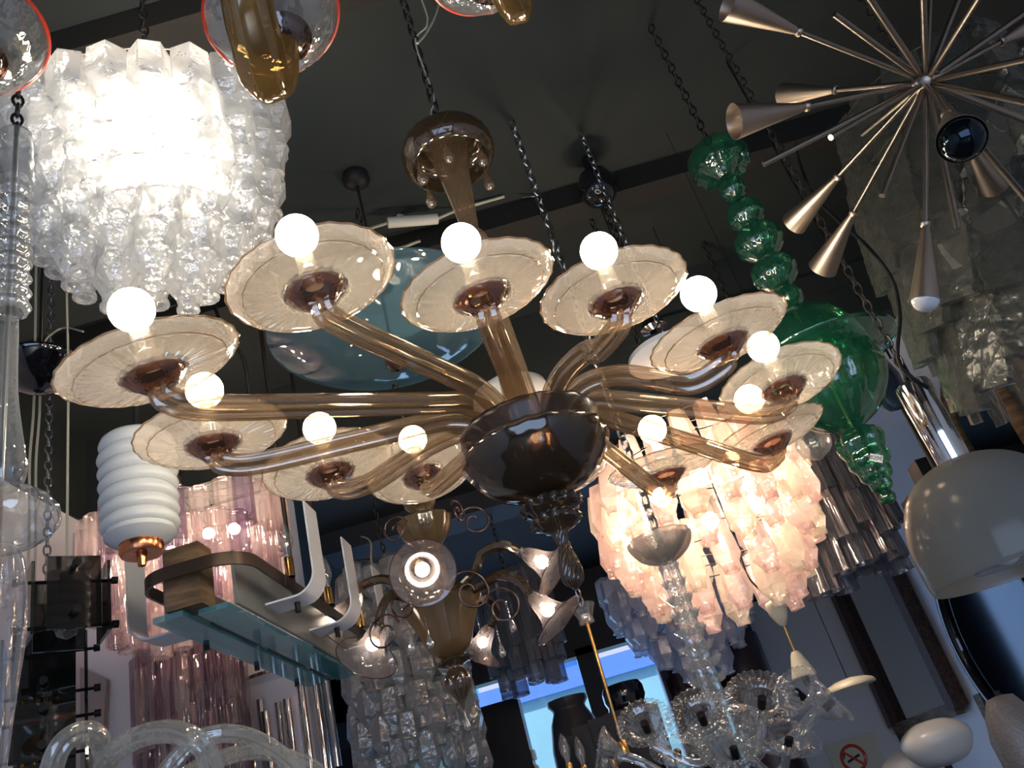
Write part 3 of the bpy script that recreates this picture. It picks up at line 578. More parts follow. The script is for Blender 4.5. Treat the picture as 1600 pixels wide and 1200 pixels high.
# ------------------------------------------------------------------ smoked glass plate lamp, left
A = at(104, 960, 2.1)
t = thing('smoked_glass_lamp', A, 'hanging lamp of upright smoked glass plates around a clear bulb at the left wall', 'pendant light')
zA = zat(A, 890); zB = zat(A, 1000); zm = (zA + zB) / 2; hh = (zA - zB)
def plates(t, A, zm, hh, wd, rt, off=.085):
    for k in range(4):
        a = rt + k * PI / 2; o = Vector((math.cos(a), math.sin(a), 0)); Mx = Matrix.Rotation(a, 3, 'Z')
        MB().box((A.x + o.x * off, A.y + o.y * off, zm), (.008, wd, hh), Mx).build('glass_plate', 'smokeplate', t, False)
    for zz in (zm + hh * .32, zm - hh * .32):
        for k in range(2):
            a = rt + k * PI / 2; o = Vector((math.cos(a), math.sin(a), 0)) * (off + .02); c = Vector((A.x, A.y, zz + k * .006))
            r = MB().tube([c - o, c + o], .0045, 8)
            for s in (-1, 1): r.tube([c + o * s, c + o * s * 1.14], .010, 12)
            r.build('cross_bar', 'black', t)
plates(t, A, zm, hh, .12, .75)
MB().lathe([(.016, .05), (.018, .0), (.018, -.02), (.002, -.022)], 16, (A.x, A.y, zm + .03)).build('socket', 'black', t)
MB().lathe([(.012, 0), (.016, -.02), (.028, -.05), (.030, -.07), (.022, -.09), (.001, -.1)], 20, (A.x, A.y, zm + .01)).build('bulb', 'bulbglass', t)
MB().tube([(A.x, A.y, zm + .06), (A.x + .003, A.y, zm + .7), (A.x - .004, A.y, zm + 1.0), (A.x, A.y, top_of(A))], .0035, 8).build('cable', 'wire', t)
A = at(70, 1090, 2.3)
t = thing('smoked_glass_tower_lamp', (A.x, A.y, zat(A, 1010)), 'tall dark tower lamp of smoked glass plates on a chain beside the left wall', 'pendant light')
for k, (y0, y1) in enumerate(((1005, 1105), (1112, 1200), (1205, 1300))):
    a_ = zat(A, y0); b_ = zat(A, y1); plates(t, A, (a_ + b_) / 2, a_ - b_, .15, .55, .10)
    for j in range(4): MB().tube([(A.x - .04 + j * .025, A.y - .03 + .01 * j, b_ + .005), (A.x - .04 + j * .025, A.y - .03 + .01 * j, b_ + .08)], .006, 8).build('brass_tube', 'brass', t)
MB().tube([(A.x, A.y, zat(A, 1000)), (A.x, A.y, zat(A, 1300))], .012, 10).build('core_rod', 'black', t)
MB().chain((A.x, A.y, zat(A, 1002)), (A.x, A.y, top_of(A)), .035, .003).build('chain', 'steel', t)
# navy dish lamp and its two cables
A = at(62, 575, 2.6)
t = thing('navy_dish_lamp', (A.x, A.y, zat(A, 560)), 'dark navy glass dish lamp behind the tall clear pendant at the left', 'pendant light')
lat(MB(), A, [(560, 12), (564, 50), (572, 66), (580, 62), (600, 36), (610, 8)], 48, 0, 0, 3).build('dish', 'navyg', t)
lat(MB(), A, [(545, 6), (548, 14), (560, 14), (563, 8)], 24).build('socket', 'black', t)
MB().tube([(A.x, A.y, zat(A, 550)), (A.x, A.y, top_of(A))], .004, 8).build('cable', 'black', t)
for px, y0, y1 in ((47, 560, 880), (57, 620, 900)):
    A = at(px, 750, 2.62); c = MB().tube(smooth_path([(A.x, A.y, top_of(A)), (A.x + .006, A.y, zat(A, 620)), (A.x - .003, A.y, zat(A, 720)), (A.x + .002, A.y, zat(A, 840)), (A.x, A.y, zat(A, 1060))], 5), .004, 8).build('cable', 'wire', None, loc=(A.x, A.y, zat(A, 1060)))
    tag(c, 'cream cable hanging beside the clear melon pendant, %s of the pair' % ('nearer the pendant' if px == 47 else 'farther from the pendant'), 'cable')
# ------------------------------------------------------------------ clear ribbed arms looping up at the bottom
A = at(262, 1420, 1.7)
t = thing('clear_arm_chandelier', A, 'clear ribbed glass chandelier whose looping arms rise from the bottom edge', 'chandelier')
T_ = 1.7
for pts in ([(262, 1400, 1.65), (180, 1300, 1.62), (166, 1190, 1.58), (150, 1150, 1.55), (122, 1146, 1.53), (96, 1165, 1.51), (80, 1205, 1.5), (66, 1290, 1.5)],
            [(262, 1400, 1.65), (210, 1300, 1.6), (160, 1210, 1.56), (200, 1160, 1.54), (258, 1143, 1.52), (305, 1156, 1.5), (330, 1195, 1.5), (345, 1290, 1.5)],
            [(262, 1400, 1.7), (236, 1260, 1.75), (290, 1170, 1.8), (345, 1146, 1.82), (400, 1156, 1.86), (450, 1190, 1.9), (485, 1240, 1.9), (500, 1330, 1.9)],
            [(262, 1400, 1.7), (262, 1260, 1.8), (300, 1205, 1.9), (380, 1176, 2.0), (440, 1180, 2.05), (500, 1210, 2.1), (530, 1290, 2.1)]):
    MB().tube(smooth_path([at(*p) for p in pts], 8), .0185, 24, 10, .10).build('arm', 'armclear', t)
lat(MB(), A, [(1380, 10), (1390, 60), (1410, 80), (1450, 60), (1480, 10)], 32, 12, .05, 2).build('hub_bowl', 'clear', t)
# ------------------------------------------------------------------ chrome tube lamp
A = at(445, 1110, 3.6)
t = thing('chrome_tube_lamp', (A.x, A.y, zat(A, 1060)), 'hanging lamp of many vertical chrome tubes below the long glass fixture', 'chandelier')
rng = random.Random(5)
for k in range(22):
    a = k * 2.399; r = .04 + .15 * math.sqrt((k + .5) / 22); x, y = A.x + r * math.cos(a), A.y + r * math.sin(a); z = zat(A, 1062 + rng.uniform(0, 55)); l = rng.uniform(.32, .5)
    MB().lathe([(.015, 0), (.0165, -.001), (.0165, -l), (.015, -l), (.015, -.01)], 18, (x, y, z)).build('chrome_tube', 'chrome', t)
MB().lathe([(.002, 0), (.20, -.005), (.20, -.02), (.002, -.022)], 36, (A.x, A.y, zat(A, 1058))).build('mounting_plate', 'chrome', t)
MB().chain((A.x, A.y, zat(A, 1058)), (A.x, A.y, top_of(A)), .04, .003).build('chain', 'iron', t)
A = at(408, 1085, 3.75)
o = MB(); o.box((A.x, A.y, A.z - .45), (.42, .03, 1.1)); o = o.build('arched_panel', 'blackg', None, False, loc=(A.x, A.y, A.z - 1)); bpy.data.objects.remove(o)
# ------------------------------------------------------------------ bell-shade chandelier with thin dark red edges
A = at(690, 945, 2.55)
rc = thing('bell_shade_chandelier', (A.x, A.y, zat(A, 940)), 'smoky amber chandelier with flared bell shades, curls and lit bulbs below the big one', 'chandelier')
lat(MB(), A, [(934, 4), (938, 50), (944, 62), (950, 60), (970, 50), (990, 42), (1010, 34), (1022, 24), (1028, 12)], 48, 14, .012, 3).build('bowl', 'olive', rc)
MB().tube([Vector((A.x, A.y, zat(A, 943))) + Vector((math.cos(i * PI / 24), math.sin(i * PI / 24), 0)) * (.1215) for i in range(49)], .002, 6, cap=False).build('bowl_rim', 'brownrib', rc)
lat(MB(), A, [(1026, 12), (1030, 26), (1035, 28), (1040, 14), (1046, 12), (1056, 18), (1068, 20), (1082, 14), (1096, 5), (1110, 1)], 36, 12, .08, 3).build('finial', 'smoke', rc)
lat(MB(), A, [(1108, 1), (1122, 1.5), (1130, 5), (1136, 6), (1142, 1)], 18).build('teardrop', 'clear', rc)
lat(MB(), A, [(760, 26), (790, 24), (800, 14), (812, 40), (818, 42), (836, 36), (852, 22), (860, 14), (880, 18), (920, 24), (936, 28)], 40, 12, .04, 3).build('stem', 'olive', rc)
MB().chain((A.x, A.y, zat(A, 762)), (A.x, A.y, top_of(A)), .04, .003).build('chain', 'iron', rc)
def bell(parent, p, dr, s, lit=True, seg=48):
    Mx = Vector((0, 0, 1)).rotation_difference(Vector(dr).normalized()).to_matrix()
    sh = MB().lathe([(.014 * s, 0), (.020 * s, .01 * s), (.026 * s, .03 * s), (.030 * s, .055 * s), (.040 * s, .08 * s), (.062 * s, .098 * s), (.085 * s, .106 * s)], seg, p, 18, .01, Mx).build('bell_shade', 'bell', parent)
    MB().tube([p + Mx @ Vector((.085 * s * math.cos(i * PI / 20), .085 * s * math.sin(i * PI / 20), .106 * s)) for i in range(41)], .0014 * s, 6, cap=False).build('shade_rim', 'brownrib', sh)
    MB().sphere(p + Mx @ Vector((0, 0, .062 * s)), .019 * s, 16, 10).build('bulb', 'bulb3' if lit else 'deadbulb', sh)
    MB().lathe([(.012 * s, 0), (.013 * s, .04 * s), (.001, .042 * s)], 14, p, 0, 0, Mx).build('socket', 'smoke', sh)
Az = lambda py: Vector((A.x, A.y, zat(A, py)))
for pth, end, aim, s in (
    ([(740, 895, 2.5), (752, 866, 2.5), (782, 852, 2.48), (812, 862, 2.46)], (818, 863, 2.46), (862, 886, 2.42), 1.02),
    ([(750, 915, 2.5), (780, 900, 2.46), (808, 905, 2.42), (826, 925, 2.4)], (830, 930, 2.4), (866, 962, 2.36), 1.02),
    ([(650, 930, 2.4), (632, 905, 2.3), (640, 885, 2.22), (655, 882, 2.2)], (658, 884, 2.25), (662, 897, 2.12), 1.0),
    ([(640, 935, 2.5), (612, 930, 2.45), (597, 950, 2.42), (592, 975, 2.4)], (594, 975, 2.4), (578, 1016, 2.42), 1.08),
    ([(640, 920, 2.6), (600, 905, 2.66), (565, 916, 2.75), (548, 938, 2.83)], (546, 942, 2.85), (522, 972, 2.83), 1.1),
    ([(735, 940, 2.6), (760, 935, 2.7), (775, 955, 2.75), (768, 975, 2.76)], (766, 978, 2.76), (752, 1008, 2.76), .95)):
    P_ = [Az(945)] + [at(*q) for q in pth] + [at(*end)]
    arm = MB().tube(smooth_path(P_, 7), .0135, 18, 6, .10).build('arm', 'smoke', rc)
    bell(arm, at(*end), at(*aim) - at(*end), s)
def curl(parent, c, r, u, v, turns=1.4, wd=.012, mat='brownrib'):
    pts = []
    for i in range(34):
        t = i / 33; a = PI * .9 - turns * 2 * PI * t; rr = r * (1 - .8 * t ** 1.3); pts.append(c + (u * math.cos(a) + v * math.sin(a)) * rr + u * (r * .0))
    MB().tube(pts, wd * .28, 10, cap=True).build('curl', mat, parent)
for px, py, T, rpx, yawc in ((735, 925, 2.45, 36, .4), (632, 945, 2.45, 28, 2.8), (785, 948, 2.5, 32, .1), (618, 828, 2.5, 22, 3.0), (742, 815, 2.55, 26, .2), (716, 800, 2.5, 20, 1.2), (600, 990, 2.36, 30, 2.9)):
    c = at(px, py, T); u = Vector((math.cos(yawc), math.sin(yawc), 0)); curl(rc, c, rpx * T / F, u, Vector((0, 0, 1)))
for px, py, T in ((668, 985, 2.4), (796, 960, 2.5), (780, 1000, 2.55), (606, 1010, 2.34), (640, 990, 2.4), (750, 985, 2.5)):
    p = at(px, py, T); d = MB(); d.tube([p, p + Vector((0, 0, .04))], .001, 4); drop(d, p, .8); d.build('teardrop', 'clear', rc)
# ------------------------------------------------------------------ clear frilly chandelier with flower cups
A = at(1085, 1000, 2.2)
t = thing('flower_cup_chandelier', (A.x, A.y, zat(A, 840)), 'clear glass chandelier with a silver-flecked canopy, frilled stem and fluted flower cups', 'chandelier')
lat(MB(), A, [(838, 46), (842, 50), (856, 46), (868, 36), (876, 22), (880, 10), (876, 8), (862, 30), (844, 44)], 48, 12, .04, 3).build('canopy_bowl', 'silverleaf', t)
MB().tube([(A.x, A.y, zat(A, 870)), (A.x, A.y, zat(A, 1110))], .024, 20, 10, .12).build('stem', 'clear', t)
for k in range(9):
    z = zat(A, 888 + k * 25); mb = MB(); n = 26
    r_ = .030 + .003 * k; v = []; f = []
    for i in range(n): a = 2 * PI * i / n; v += [Vector((A.x + .022 * math.cos(a), A.y + .022 * math.sin(a), z - .012)), Vector((A.x + r_ * (1.12 if i % 2 else .8) * math.cos(a), A.y + r_ * (1.12 if i % 2 else .8) * math.sin(a), z + (.012 if i % 2 else -.008))), Vector((A.x + .022 * math.cos(a), A.y + .022 * math.sin(a), z + .008))]
    for i in range(n): j = (i + 1) % n; f += [(i * 3, j * 3, j * 3 + 1, i * 3 + 1), (i * 3 + 1, j * 3 + 1, j * 3 + 2, i * 3 + 2)]
    mb.add(v, f).build('frill', 'clear', t)
MB().chain((A.x, A.y, zat(A, 866)), (A.x, A.y, top_of(A)), .045, .004).build('chain', 'steel', t)
lat(MB(), A, [(1105, 10), (1112, 40), (1130, 60), (1160, 56), (1190, 30), (1210, 5)], 40, 12, .05, 3).build('hub_bowl', 'clear', t)
for px, py, T, r, tx, ty in ((1012, 1142, 2.25, .072, -.1, -.75), (1100, 1130, 2.15, .084, -.1, -.7), (1190, 1105, 2.15, .086, .15, -.75), (1255, 1090, 2.3, .070, -.5, -.6), (1288, 1108, 2.3, .062, 1.2, -.2), (960, 1180, 2.3, .066, -1.2, .1), (1060, 1190, 2.3, .07, .1, -.4), (1230, 1170, 2.2, .075, .3, -.5), (1150, 1185, 2.2, .08, .0, -.5)):
    T -= .2; r *= .95; e = at(px, py, T); hubp = Vector((A.x, A.y, zat(A, 1150))); N = Vector((tx, ty, .55)).normalized(); Mx = Vector((0, 0, 1)).rotation_difference(N).to_matrix()
    arm = MB().tube(smooth_path([hubp, hubp.lerp(e, .5) - Vector((0, 0, .07)), e - N * .05, e - N * .01], 6), .010, 14, 6, .12).build('arm', 'clear', t)
    MB().lathe([(.012, -.02), (.030, -.005), (.040, .012), (.036, .026), (.045, .034), (r * .75, .038), (r, .034), (r * 1.02, .030)], 84, e, 28, .012, Mx, (28, .0022, 4)).build('flower_cup', 'clear', arm)
    MB().lathe([(.001, .0), (.010, .0), (.010, .03), (.001, .031)], 12, e, 0, 0, Mx).build('socket', 'black', arm)
# ------------------------------------------------------------------ small pendants
A = at(925, 1000, 3.1)
t = thing('cup_pendant', (A.x, A.y, zat(A, 945)), 'small clear glass cup on a thin brass rod hanging in front of the window', 'pendant light')
lat(MB(), A, [(943, 14), (946, 19), (956, 15), (966, 11), (973, 12), (974, 9), (960, 9)], 32, 6, .06, 2).build('glass_cup', 'clear', t)
MB().tube([(A.x, A.y, zat(A, 962)), (A.x, A.y, zat(A, 1160))], .0065, 12).build('brass_rod', 'brass', t)
lat(MB(), A, [(1155, 5), (1160, 9), (1178, 9), (1180, 4)], 16).build('socket', 'brass', t)
MB().chain((A.x, A.y, zat(A, 946)), (A.x, A.y, top_of(A)), .04, .003).build('chain', 'steel', t)
A = at(1236, 1005, 2.65)
t = thing('cone_pendant', (A.x, A.y, zat(A, 940)), 'slim cream pendant with a cup top, brass rod and cone shade before the grey wall', 'pendant light')
lat(MB(), A, [(938, 4), (940, 14), (948, 16), (962, 13), (974, 7), (978, 3)], 32, 0, 0, 2).build('canopy_cup', 'cream', t)
MB().tube([(A.x, A.y, zat(A, 974)), (A.x, A.y, zat(A, 1022))], .0045, 10).build('brass_rod', 'brass', t)
lat(MB(), A, [(1018, 5), (1022, 8), (1056, 20), (1058, 19), (1024, 5)], 32).build('cone_shade', 'cream', t)
lat(MB(), A, [(1050, 5), (1064, 6), (1072, 4)], 16).build('socket', 'black', t)
z_ = zat(A, 940); MB().tube(smooth_path([(A.x, A.y, z_), (A.x - .03, A.y, z_ + .05), (A.x - .05, A.y, z_ + .12), (A.x - .045, A.y, z_ + .3), (A.x - .05, A.y, CEIL)]), .003, 8).build('cable', 'black', t)
A = at(1330, 1075, 2.9)
t = thing('saucer_lamp', (A.x, A.y, zat(A, 1065)), 'shallow cream saucer-shaped metal shade next to the glass flower cups', 'pendant light')
lat(MB(), A, [(1060, 6), (1062, 22), (1067, 36), (1073, 40), (1075, 38), (1069, 30), (1066, 8)], 48, 0, 0, 2).build('shade', 'cream', t)
MB().tube([(A.x, A.y, zat(A, 1062)), (A.x, A.y, top_of(A))], .002, 6).build('cable', 'black', t)
A = at(1272, 695, 2.7)
t = thing('clear_globe_pendant', (A.x, A.y, zat(A, 680)), 'small clear ribbed glass globe half hidden behind the far right amber dishes', 'pendant light')
lat(MB(), A, [(672, 6), (678, 20), (690, 27), (702, 25), (712, 14), (718, 2)], 36, 14, .05, 3).build('globe', 'clear', t)
MB().tube([(A.x, A.y, zat(A, 674)), (A.x, A.y, top_of(A))], .0012, 6).build('cable', 'black', t)
A = at(935, 290, 2.05)
t = thing('dark_ball_lamp', (A.x, A.y, zat(A, 290)), 'dark ball-shaped ceiling canopy with a short chain beside the ceiling beam', 'lamp')
p = Vector((A.x, A.y, zat(A, 296)))
p = atZ(935, 296, CEIL - .17); MB().lathe([(.06, .07), (.075, .03), (.078, 0), (.06, -.045), (.03, -.068), (.002, -.075)], 36, p).build('canopy', 'blackg', t, loc=None)
MB().tube([p, (p.x, p.y, CEIL)], .02, 10).build('mount', 'black', t)
MB().chain(p - Vector((0, 0, .07)), p - Vector((0, 0, .62)), .045, .004).build('chain', 'iron', t)
p2 = p - Vector((0, 0, .62)); MB().lathe([(.004, 0), (.03, -.01), (.05, -.05), (.02, -.06)], 24, p2).build('lamp_cup', 'blackg', t)
# two black rods with their holders
p = at(1392, 575, 2.5)
t = thing('twin_rod_pendant', p, 'black twin-rod lamp with a blue-black oval holder hanging near the right wall', 'pendant light')
A = Vector((p.x, p.y, 0))
for dx in (-.045, .045):
    q = at(1405 if dx < 0 else 1395, 610 if dx < 0 else 560, 2.5); MB().tube([(q.x + dx * .3, q.y, q.z), (q.x + dx * .3, q.y, zat(q, 765 if dx < 0 else 735))], .010, 12).build('rod', 'black', t)
MB().lathe([(.004, .10), (.04, .08), (.055, .02), (.05, -.05), (.025, -.085), (.004, -.09)], 32, at(1382, 600, 2.52), Mx=Matrix.Diagonal(Vector((1, .55, 1)))).build('oval_holder', solid('blue_black_gloss', (.06, .08, .14), .2), t)
for px, py in ((1462, 745), (1452, 800)): MB().box(at(px, py, 2.5), (.10, .08, .11)).build('bracket_block', 'black', t, False)
q = at(1392, 560, 2.5); MB().tube([q, (q.x, q.y, top_of(q))], .004, 8).build('cable', 'black', t)
# ------------------------------------------------------------------ right wall: mirrors, dark bars, shades, sign
def wall_frame(px_pts):
    return [atX(px, py, XR - .03) for px, py in px_pts]
za, zb_ = 1.72, 2.80; ya, yb = 6.38, 5.15
t = thing('rectangular_mirror', (XR - .02, (ya + yb) / 2, za), 'tall mirror with a copper glitter glass frame leaning on the right wall', 'mirror')
fm = [('frame_side', (XR - .05, ya, (za + zb_) / 2), (.08, .10, zb_ - za)), ('frame_side', (XR - .05, yb, (za + zb_) / 2), (.08, .12, zb_ - za + .04))]
for nm, c, sz in fm: MB().box(c, sz).build(nm, 'glitter', t, False)
MB().box((XR - .05, (ya + yb) / 2, za - .02), (.05, ya - yb, .07)).build('frame_bottom', 'wood', t, False)
MB().box((XR - .05, (ya + yb) / 2, zb_ + .0), (.05, ya - yb, .07)).build('frame_top', 'wood', t, False)
MB().box((XR - .025, (ya + yb) / 2, (za + zb_) / 2), (.02, ya - yb, zb_ - za)).build('mirror_glass', 'mirror', t, False)
c = atX(1565, 985, XR - .03)
t = thing('oval_mirror', c, 'large dark blue oval mirror with a black rim on the right wall', 'mirror')
def oval(mb, c, ry, rz, tk, inner=0, n=56, tilt=0):
    v = []; f = []
    for x in (-tk, tk):
        for k in range(n):
            a = 2 * PI * k / n; v.append(Vector((c.x + x, c.y + ry * math.cos(a), c.z + rz * math.sin(a))))
    f = [tuple(range(n)), tuple(range(n, 2 * n))[::-1]] + [(k, (k + 1) % n, n + (k + 1) % n, n + k) for k in range(n)]
    return mb.add(v, f)
oval(MB(), c, .50, .46, .012).build('mirror_glass', 'bluemirror', t, False)
MB().tube([Vector((c.x - .01, c.y + .52 * math.cos(k * PI / 32), c.z + .48 * math.sin(k * PI / 32))) for k in range(65)], .035, 14, cap=False).build('rim', 'blackg', t)
c = atX(1560, 690, XR - .03)
t = thing('arched_mirror', c, 'arched mirror with a beaded dark wooden frame high on the right wall', 'mirror')
ar = [(-.22, -.35), (.22, -.35), (.22, .12)] + [(.22 * math.cos(a * PI / 12), .12 + .22 * math.sin(a * PI / 12)) for a in range(1, 12)] + [(-.22, .12)]
Mw = Matrix(((0, 0, 1), (1, 0, 0), (0, 1, 0)))
MB().extr(ar, .03, Mw, c).build('mirror_glass', 'mirror', t, False)
MB().tube([Mw @ Vector((x * 1.05, y * 1.05, 0)) + c - Vector((.012, 0, 0)) for x, y in ar + ar[:1]], .03, 10).build('frame', 'wood', t)
for i, (y0_, y1_, lab) in enumerate((((1525, 1085), (1600, 1215), 'dark wooden batten on the right wall beneath the oval mirror'), ((1404, 1130), (1420, 1172), 'short black wooden block on the right wall below the tall mirror'))):
    a_ = atX(*y0_, XR - .02); b_ = atX(*y1_, XR - .02); h_ = a_.z - b_.z; o = MB().box((XR - .02, (a_.y + b_.y) / 2, (a_.z + b_.z) / 2), (.035, .09 if i == 0 else .16, h_)).build('wooden_batten', 'wood' if i == 0 else 'black', None, False, loc=(XR - .02, (a_.y + b_.y) / 2, b_.z)); tag(o, lab, 'wooden batten')
for i, (px, py, T, lab) in enumerate(((1462, 1155, 2.8, 'rounded opal glass shade below the tall mirror, the higher of two'), (1428, 1200, 2.95, 'rounded opal glass shade cut off by the bottom edge, the lower of two'))):
    A = at(px, py, T); t = thing('opal_lamp', A, lab, 'lamp')
    MB().lathe([(max(p.x, .001), p.y) for p in smooth_path([(.001, .06, 0), (.05, .055, 0), (.10, .03, 0), (.115, -.005, 0), (.095, -.05, 0), (.06, -.075, 0), (.001, -.085, 0)], 5)], 48, A).build('shade', 'white', t, auto=3.1)
    MB().tube([A + Vector((0, 0, -.07)), (A.x, A.y, .02)], .012, 10).lathe([(.12, 0), (.12, .02), (.01, .03)], 24, (A.x, A.y, .0)).build('stand', 'black', t)
A = at(1592, 1150, 1.9); t = thing('bubble_glass_lamp', A, 'grey bubbly glass lamp body at the lower right corner', 'lamp')
MB().lathe([(.004, .09), (.03, .085), (.05, .05), (.062, .0), (.06, -.06), (.04, -.11), (.004, -.12)], 40, A).build('body', 'silverleaf', t)
MB().tube([A + Vector((0, 0, -.1)), (A.x, A.y, .02)], .010, 10).lathe([(.10, 0), (.10, .02), (.01, .03)], 24, (A.x, A.y, .0)).build('stand', 'black', t)
MB().tube([A + Vector((0, 0, .08)), A + Vector((0, 0, .10))], .008, 8).build('cap', 'black', t)
c = atY(1346, 1203, YW - .02)
t = thing('no_smoking_sign', c, 'cream wall sign with a red crossed-out cigarette circle low on the back wall', 'sign')
MB().box(c, (.34, .006, .40)).build('sign_board', solid('sign_cream', (.62, .60, .46), .7), t, False)
rg = c + Vector((-.02, -.006, .08))
MB().tube([rg + Vector((.078 * math.cos(k * PI / 24), 0, .078 * math.sin(k * PI / 24))) for k in range(49)], .010, 8, cap=False).tube([rg + Vector((-.055, 0, .055)), rg + Vector((.055, 0, -.055))], .008, 8).build('red_circle', 'red', t)
MB().tube([rg + Vector((-.045, .001, -.015)), rg + Vector((.045, .001, .01))], .008, 8).tube([rg + Vector((-.06, .001, .01)), rg + Vector((-.05, .001, .04))], .005, 6).build('cigarette', 'ink', t)
# ------------------------------------------------------------------ objects standing on the tall cabinet before the window
ZC = 1.30
cab = thing('display_cabinet', (.1, 4.75, 0), 'tall black cabinet below the window carrying the dark vases', 'cabinet')
MB().box((-.15, 4.75, ZC / 2), (2.8, .55, ZC)).build('cabinet_body', 'black', cab, False)
def on_cab(name, px, py_top, hw, prof, label, mat='blackg', ribs=0, Y=4.75):
    P = atY(px, py_top, Y); T = dep(P); t = thing(name, (P.x, P.y, ZC), label, name.replace('_', ' ')); H_ = P.z - ZC
    MB().lathe([(max(hw * r, .01) * T / F, h * H_) for r, h in prof], 48, (P.x, P.y, ZC + .001), ribs, .01 if ribs else 0).build('body', mat, t, auto=math.radians(60)); return t, P
on_cab('vase', 885, 1092, 42, [(0, 0), (.5, 0), (.62, .04), (.9, .35), (1.02, .62), (.98, .75), (.8, .88), (.62, .935), (.62, .95), (.76, .975), (.74, 1), (.62, .99), (.5, .9)], 'bulbous black ribbed vase with a flared lip in front of the window', solid('matt_black_ribbed', (.03, .028, .026), .45, 0, None), 60, 4.7)
pr = [(0, 0), (.9, 0)]
for k in range(9): pr += [(.9, k / 9 + .005), (1, k / 9 + .03), (1, k / 9 + .08), (.9, k / 9 + .105)]
pr += [(.86, 1), (.3, .99), (0, .99)]
on_cab('ribbed_vase', 970, 1070, 33, pr, 'black cylindrical vase with thick horizontal rings before the window', 'blackg', 0, 4.8)
on_cab('drum_shade', 1062, 1030, 40, [(0, 0), (1, 0), (1.0, .98), (.98, 1), (.94, .99), (.92, .9)], 'tall dark maroon drum shade with a glossy side before the window', solid('maroon_gloss', (.025, .008, .010), .2), 0, 4.9)
on_cab('drum_shade', 1142, 1000, 41, [(0, 0), (1, 0), (1.0, .98), (.98, 1), (.94, .99), (.92, .9)], 'taller and wider dark maroon drum shade against the window pillar', solid('maroon_matt', (.018, .007, .009), .4), 0, 4.9)
for i, (px, py, wd, lab) in enumerate(((755, 1108, .40, 'flat black cabinet speaker with a pale slotted side before the window'), (548, 1172, .36, 'small black box at the left end of the window'))):
    P = atY(px, py, 4.8); t = thing('black_box', (P.x, P.y, ZC if i == 0 else ZC), lab, 'box')
    h_ = P.z - ZC; MB().box((P.x, P.y, ZC + h_ / 2), (wd, .16, h_)).build('box_body', 'black', t, False)
    if i == 0:
        for k in range(10): MB().box((P.x + wd / 2 + .008, P.y, ZC + .06 + k * .075), (.014, .10, .045)).build('side_slot', 'whitemat', t, False)
MB().box((-.15, 4.46, ZC - .03), (2.84, .03, .06)).build('cabinet_edge', 'darkmet', cab, False)
# black glass plate lamp with candle bulbs
A = at(935, 1165, 3.1)
t = thing('black_plate_lamp', A, 'low black glass plate lamp with unlit candle bulbs in front of the vases', 'lamp')
for k, (px, y0, wd) in enumerate(((886, 1152, .055), (905, 1135, .065), (932, 1122, .07), (958, 1112, .07), (985, 1108, .08), (1018, 1098, .04))):
    p = at(px, y0, 3.15 - .03 * (k % 2)); MB().box((p.x, p.y, p.z - .2), (wd, .008, .4)).build('glass_plate', 'smokeplate' if k == 5 else 'black', t, False)
for px, py in ((888, 1192), (912, 1196), (956, 1180)): candle(t, at(px, py, 3.0), 1.1)
MB().box(A - Vector((0, 0, .22)), (.34, .10, .03)).build('base_plate', 'blackg', t, False)
MB().tube([A - Vector((0, 0, .22)), (A.x, A.y, .0)], .02, 12).build('stand', 'black', t)
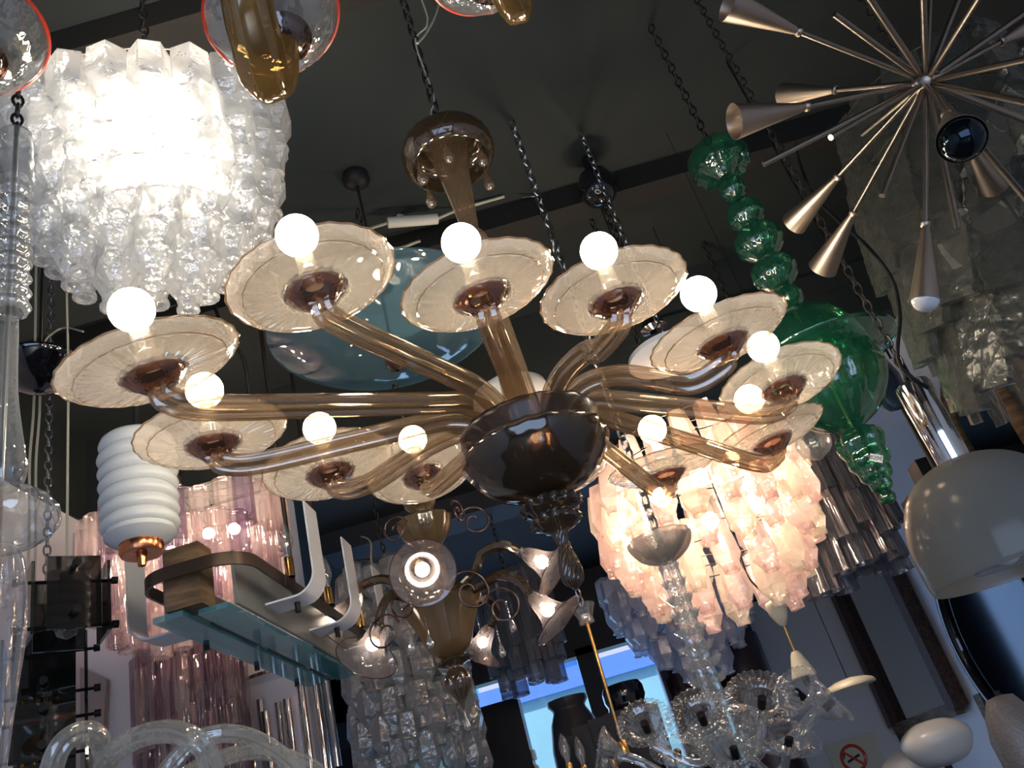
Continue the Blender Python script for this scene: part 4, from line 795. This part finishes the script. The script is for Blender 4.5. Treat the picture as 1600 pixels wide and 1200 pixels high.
# ------------------------------------------------------------------ ceiling details
p = atZ(645, 345, CEIL - .06)
t = thing('socket_adapter', p, 'white plug adapter with cables on the ceiling above the blue plate lamp', 'adapter')
dx = Vector((.94, .3, 0)).normalized()
MB().tube([p - dx * .10, p + dx * .10], .022, 12).tube([p + Vector((-.02, 0, 0)), p + Vector((-.05, .02, .055))], .016, 10).build('adapter_body', 'plastic', t)
MB().tube(smooth_path([p + dx * .10, p + dx * .2 + Vector((0, 0, .04)), p + dx * .4 + Vector((0, -.05, .05))]), .006, 8).tube(smooth_path([p - dx * .1, p - dx * .2 + Vector((0, .05, .0)), p - dx * .12 + Vector((0, .14, -.02)), p + Vector((0, .12, -.01))]), .006, 8).build('cable', 'wire', t)
def loose(pts, r, mat, label, name='cable'):
    P_ = [at(*q) for q in pts]; o = MB().tube(smooth_path(P_, 6), r, 8).build(name, mat, None, loc=P_[-1]); return tag(o, label, 'cable')
zc_ = lambda px, py, z: tuple([px, py, dep(atZ(px, py, z))])
loose([zc_(815, 308, CEIL - .02), zc_(838, 308, CEIL - .02), zc_(845, 325, CEIL - .12), (862, 360, 2.75), (866, 395, 2.7), (880, 420, 2.68), (884, 445, 2.66)], .004, 'steel', 'twisted pale cable dangling from the ceiling between the second and third dishes')
loose([zc_(520, 842, CEIL2 - .02), zc_(535, 842, CEIL2 - .02), zc_(560, 838, CEIL2 - .02), (578, 845, 3.9), (580, 875, 3.6), (586, 905, 3.4), (592, 945, 3.3)], .004, 'wire', 'thin white cable strung from the rear ceiling down to the bell-shade chandelier')
loose([zc_(700, -60, CEIL - .1), (685, 10, 1.9), (668, 48, 1.7), (652, 68, 1.62)], .0022, 'wire', 'loose cream cable joining the chain of the amber chandelier near the top edge')
loose([(255, 480, 2.6), (290, 470, 2.6), (312, 462, 2.62), (330, 445, 2.64), (336, 480, 2.6), (352, 520, 2.5), (380, 560, 2.5), (390, 620, 2.5)], .006, 'black', 'black cable curving down behind the upper left dishes')
loose([zc_(130, 518, 3.2), (100, 512, 2.7), (76, 526, 2.65), (64, 545, 2.6)], .003, 'wire', 'pale cable arching over the navy dish lamp')
c = atX(110, 1080, XL + .45); 
p = atY(128, 1120, YF - .03)
t = thing('wall_board', (p.x, p.y, p.z - .4), 'grey cardboard board standing against the lilac wall behind the smoked lamps', 'board')
bd_ = [atY(x_, y_, YF - .04) for x_, y_ in ((104, 1032), (168, 1062), (160, 1200), (90, 1230))]
MB().extr([(q.x - p.x, q.z - p.z) for q in bd_], .02, Matrix(((1, 0, 0), (0, 0, 1), (0, 1, 0))), (p.x, YF - .04, p.z)).build('panel', 'board', t, False)
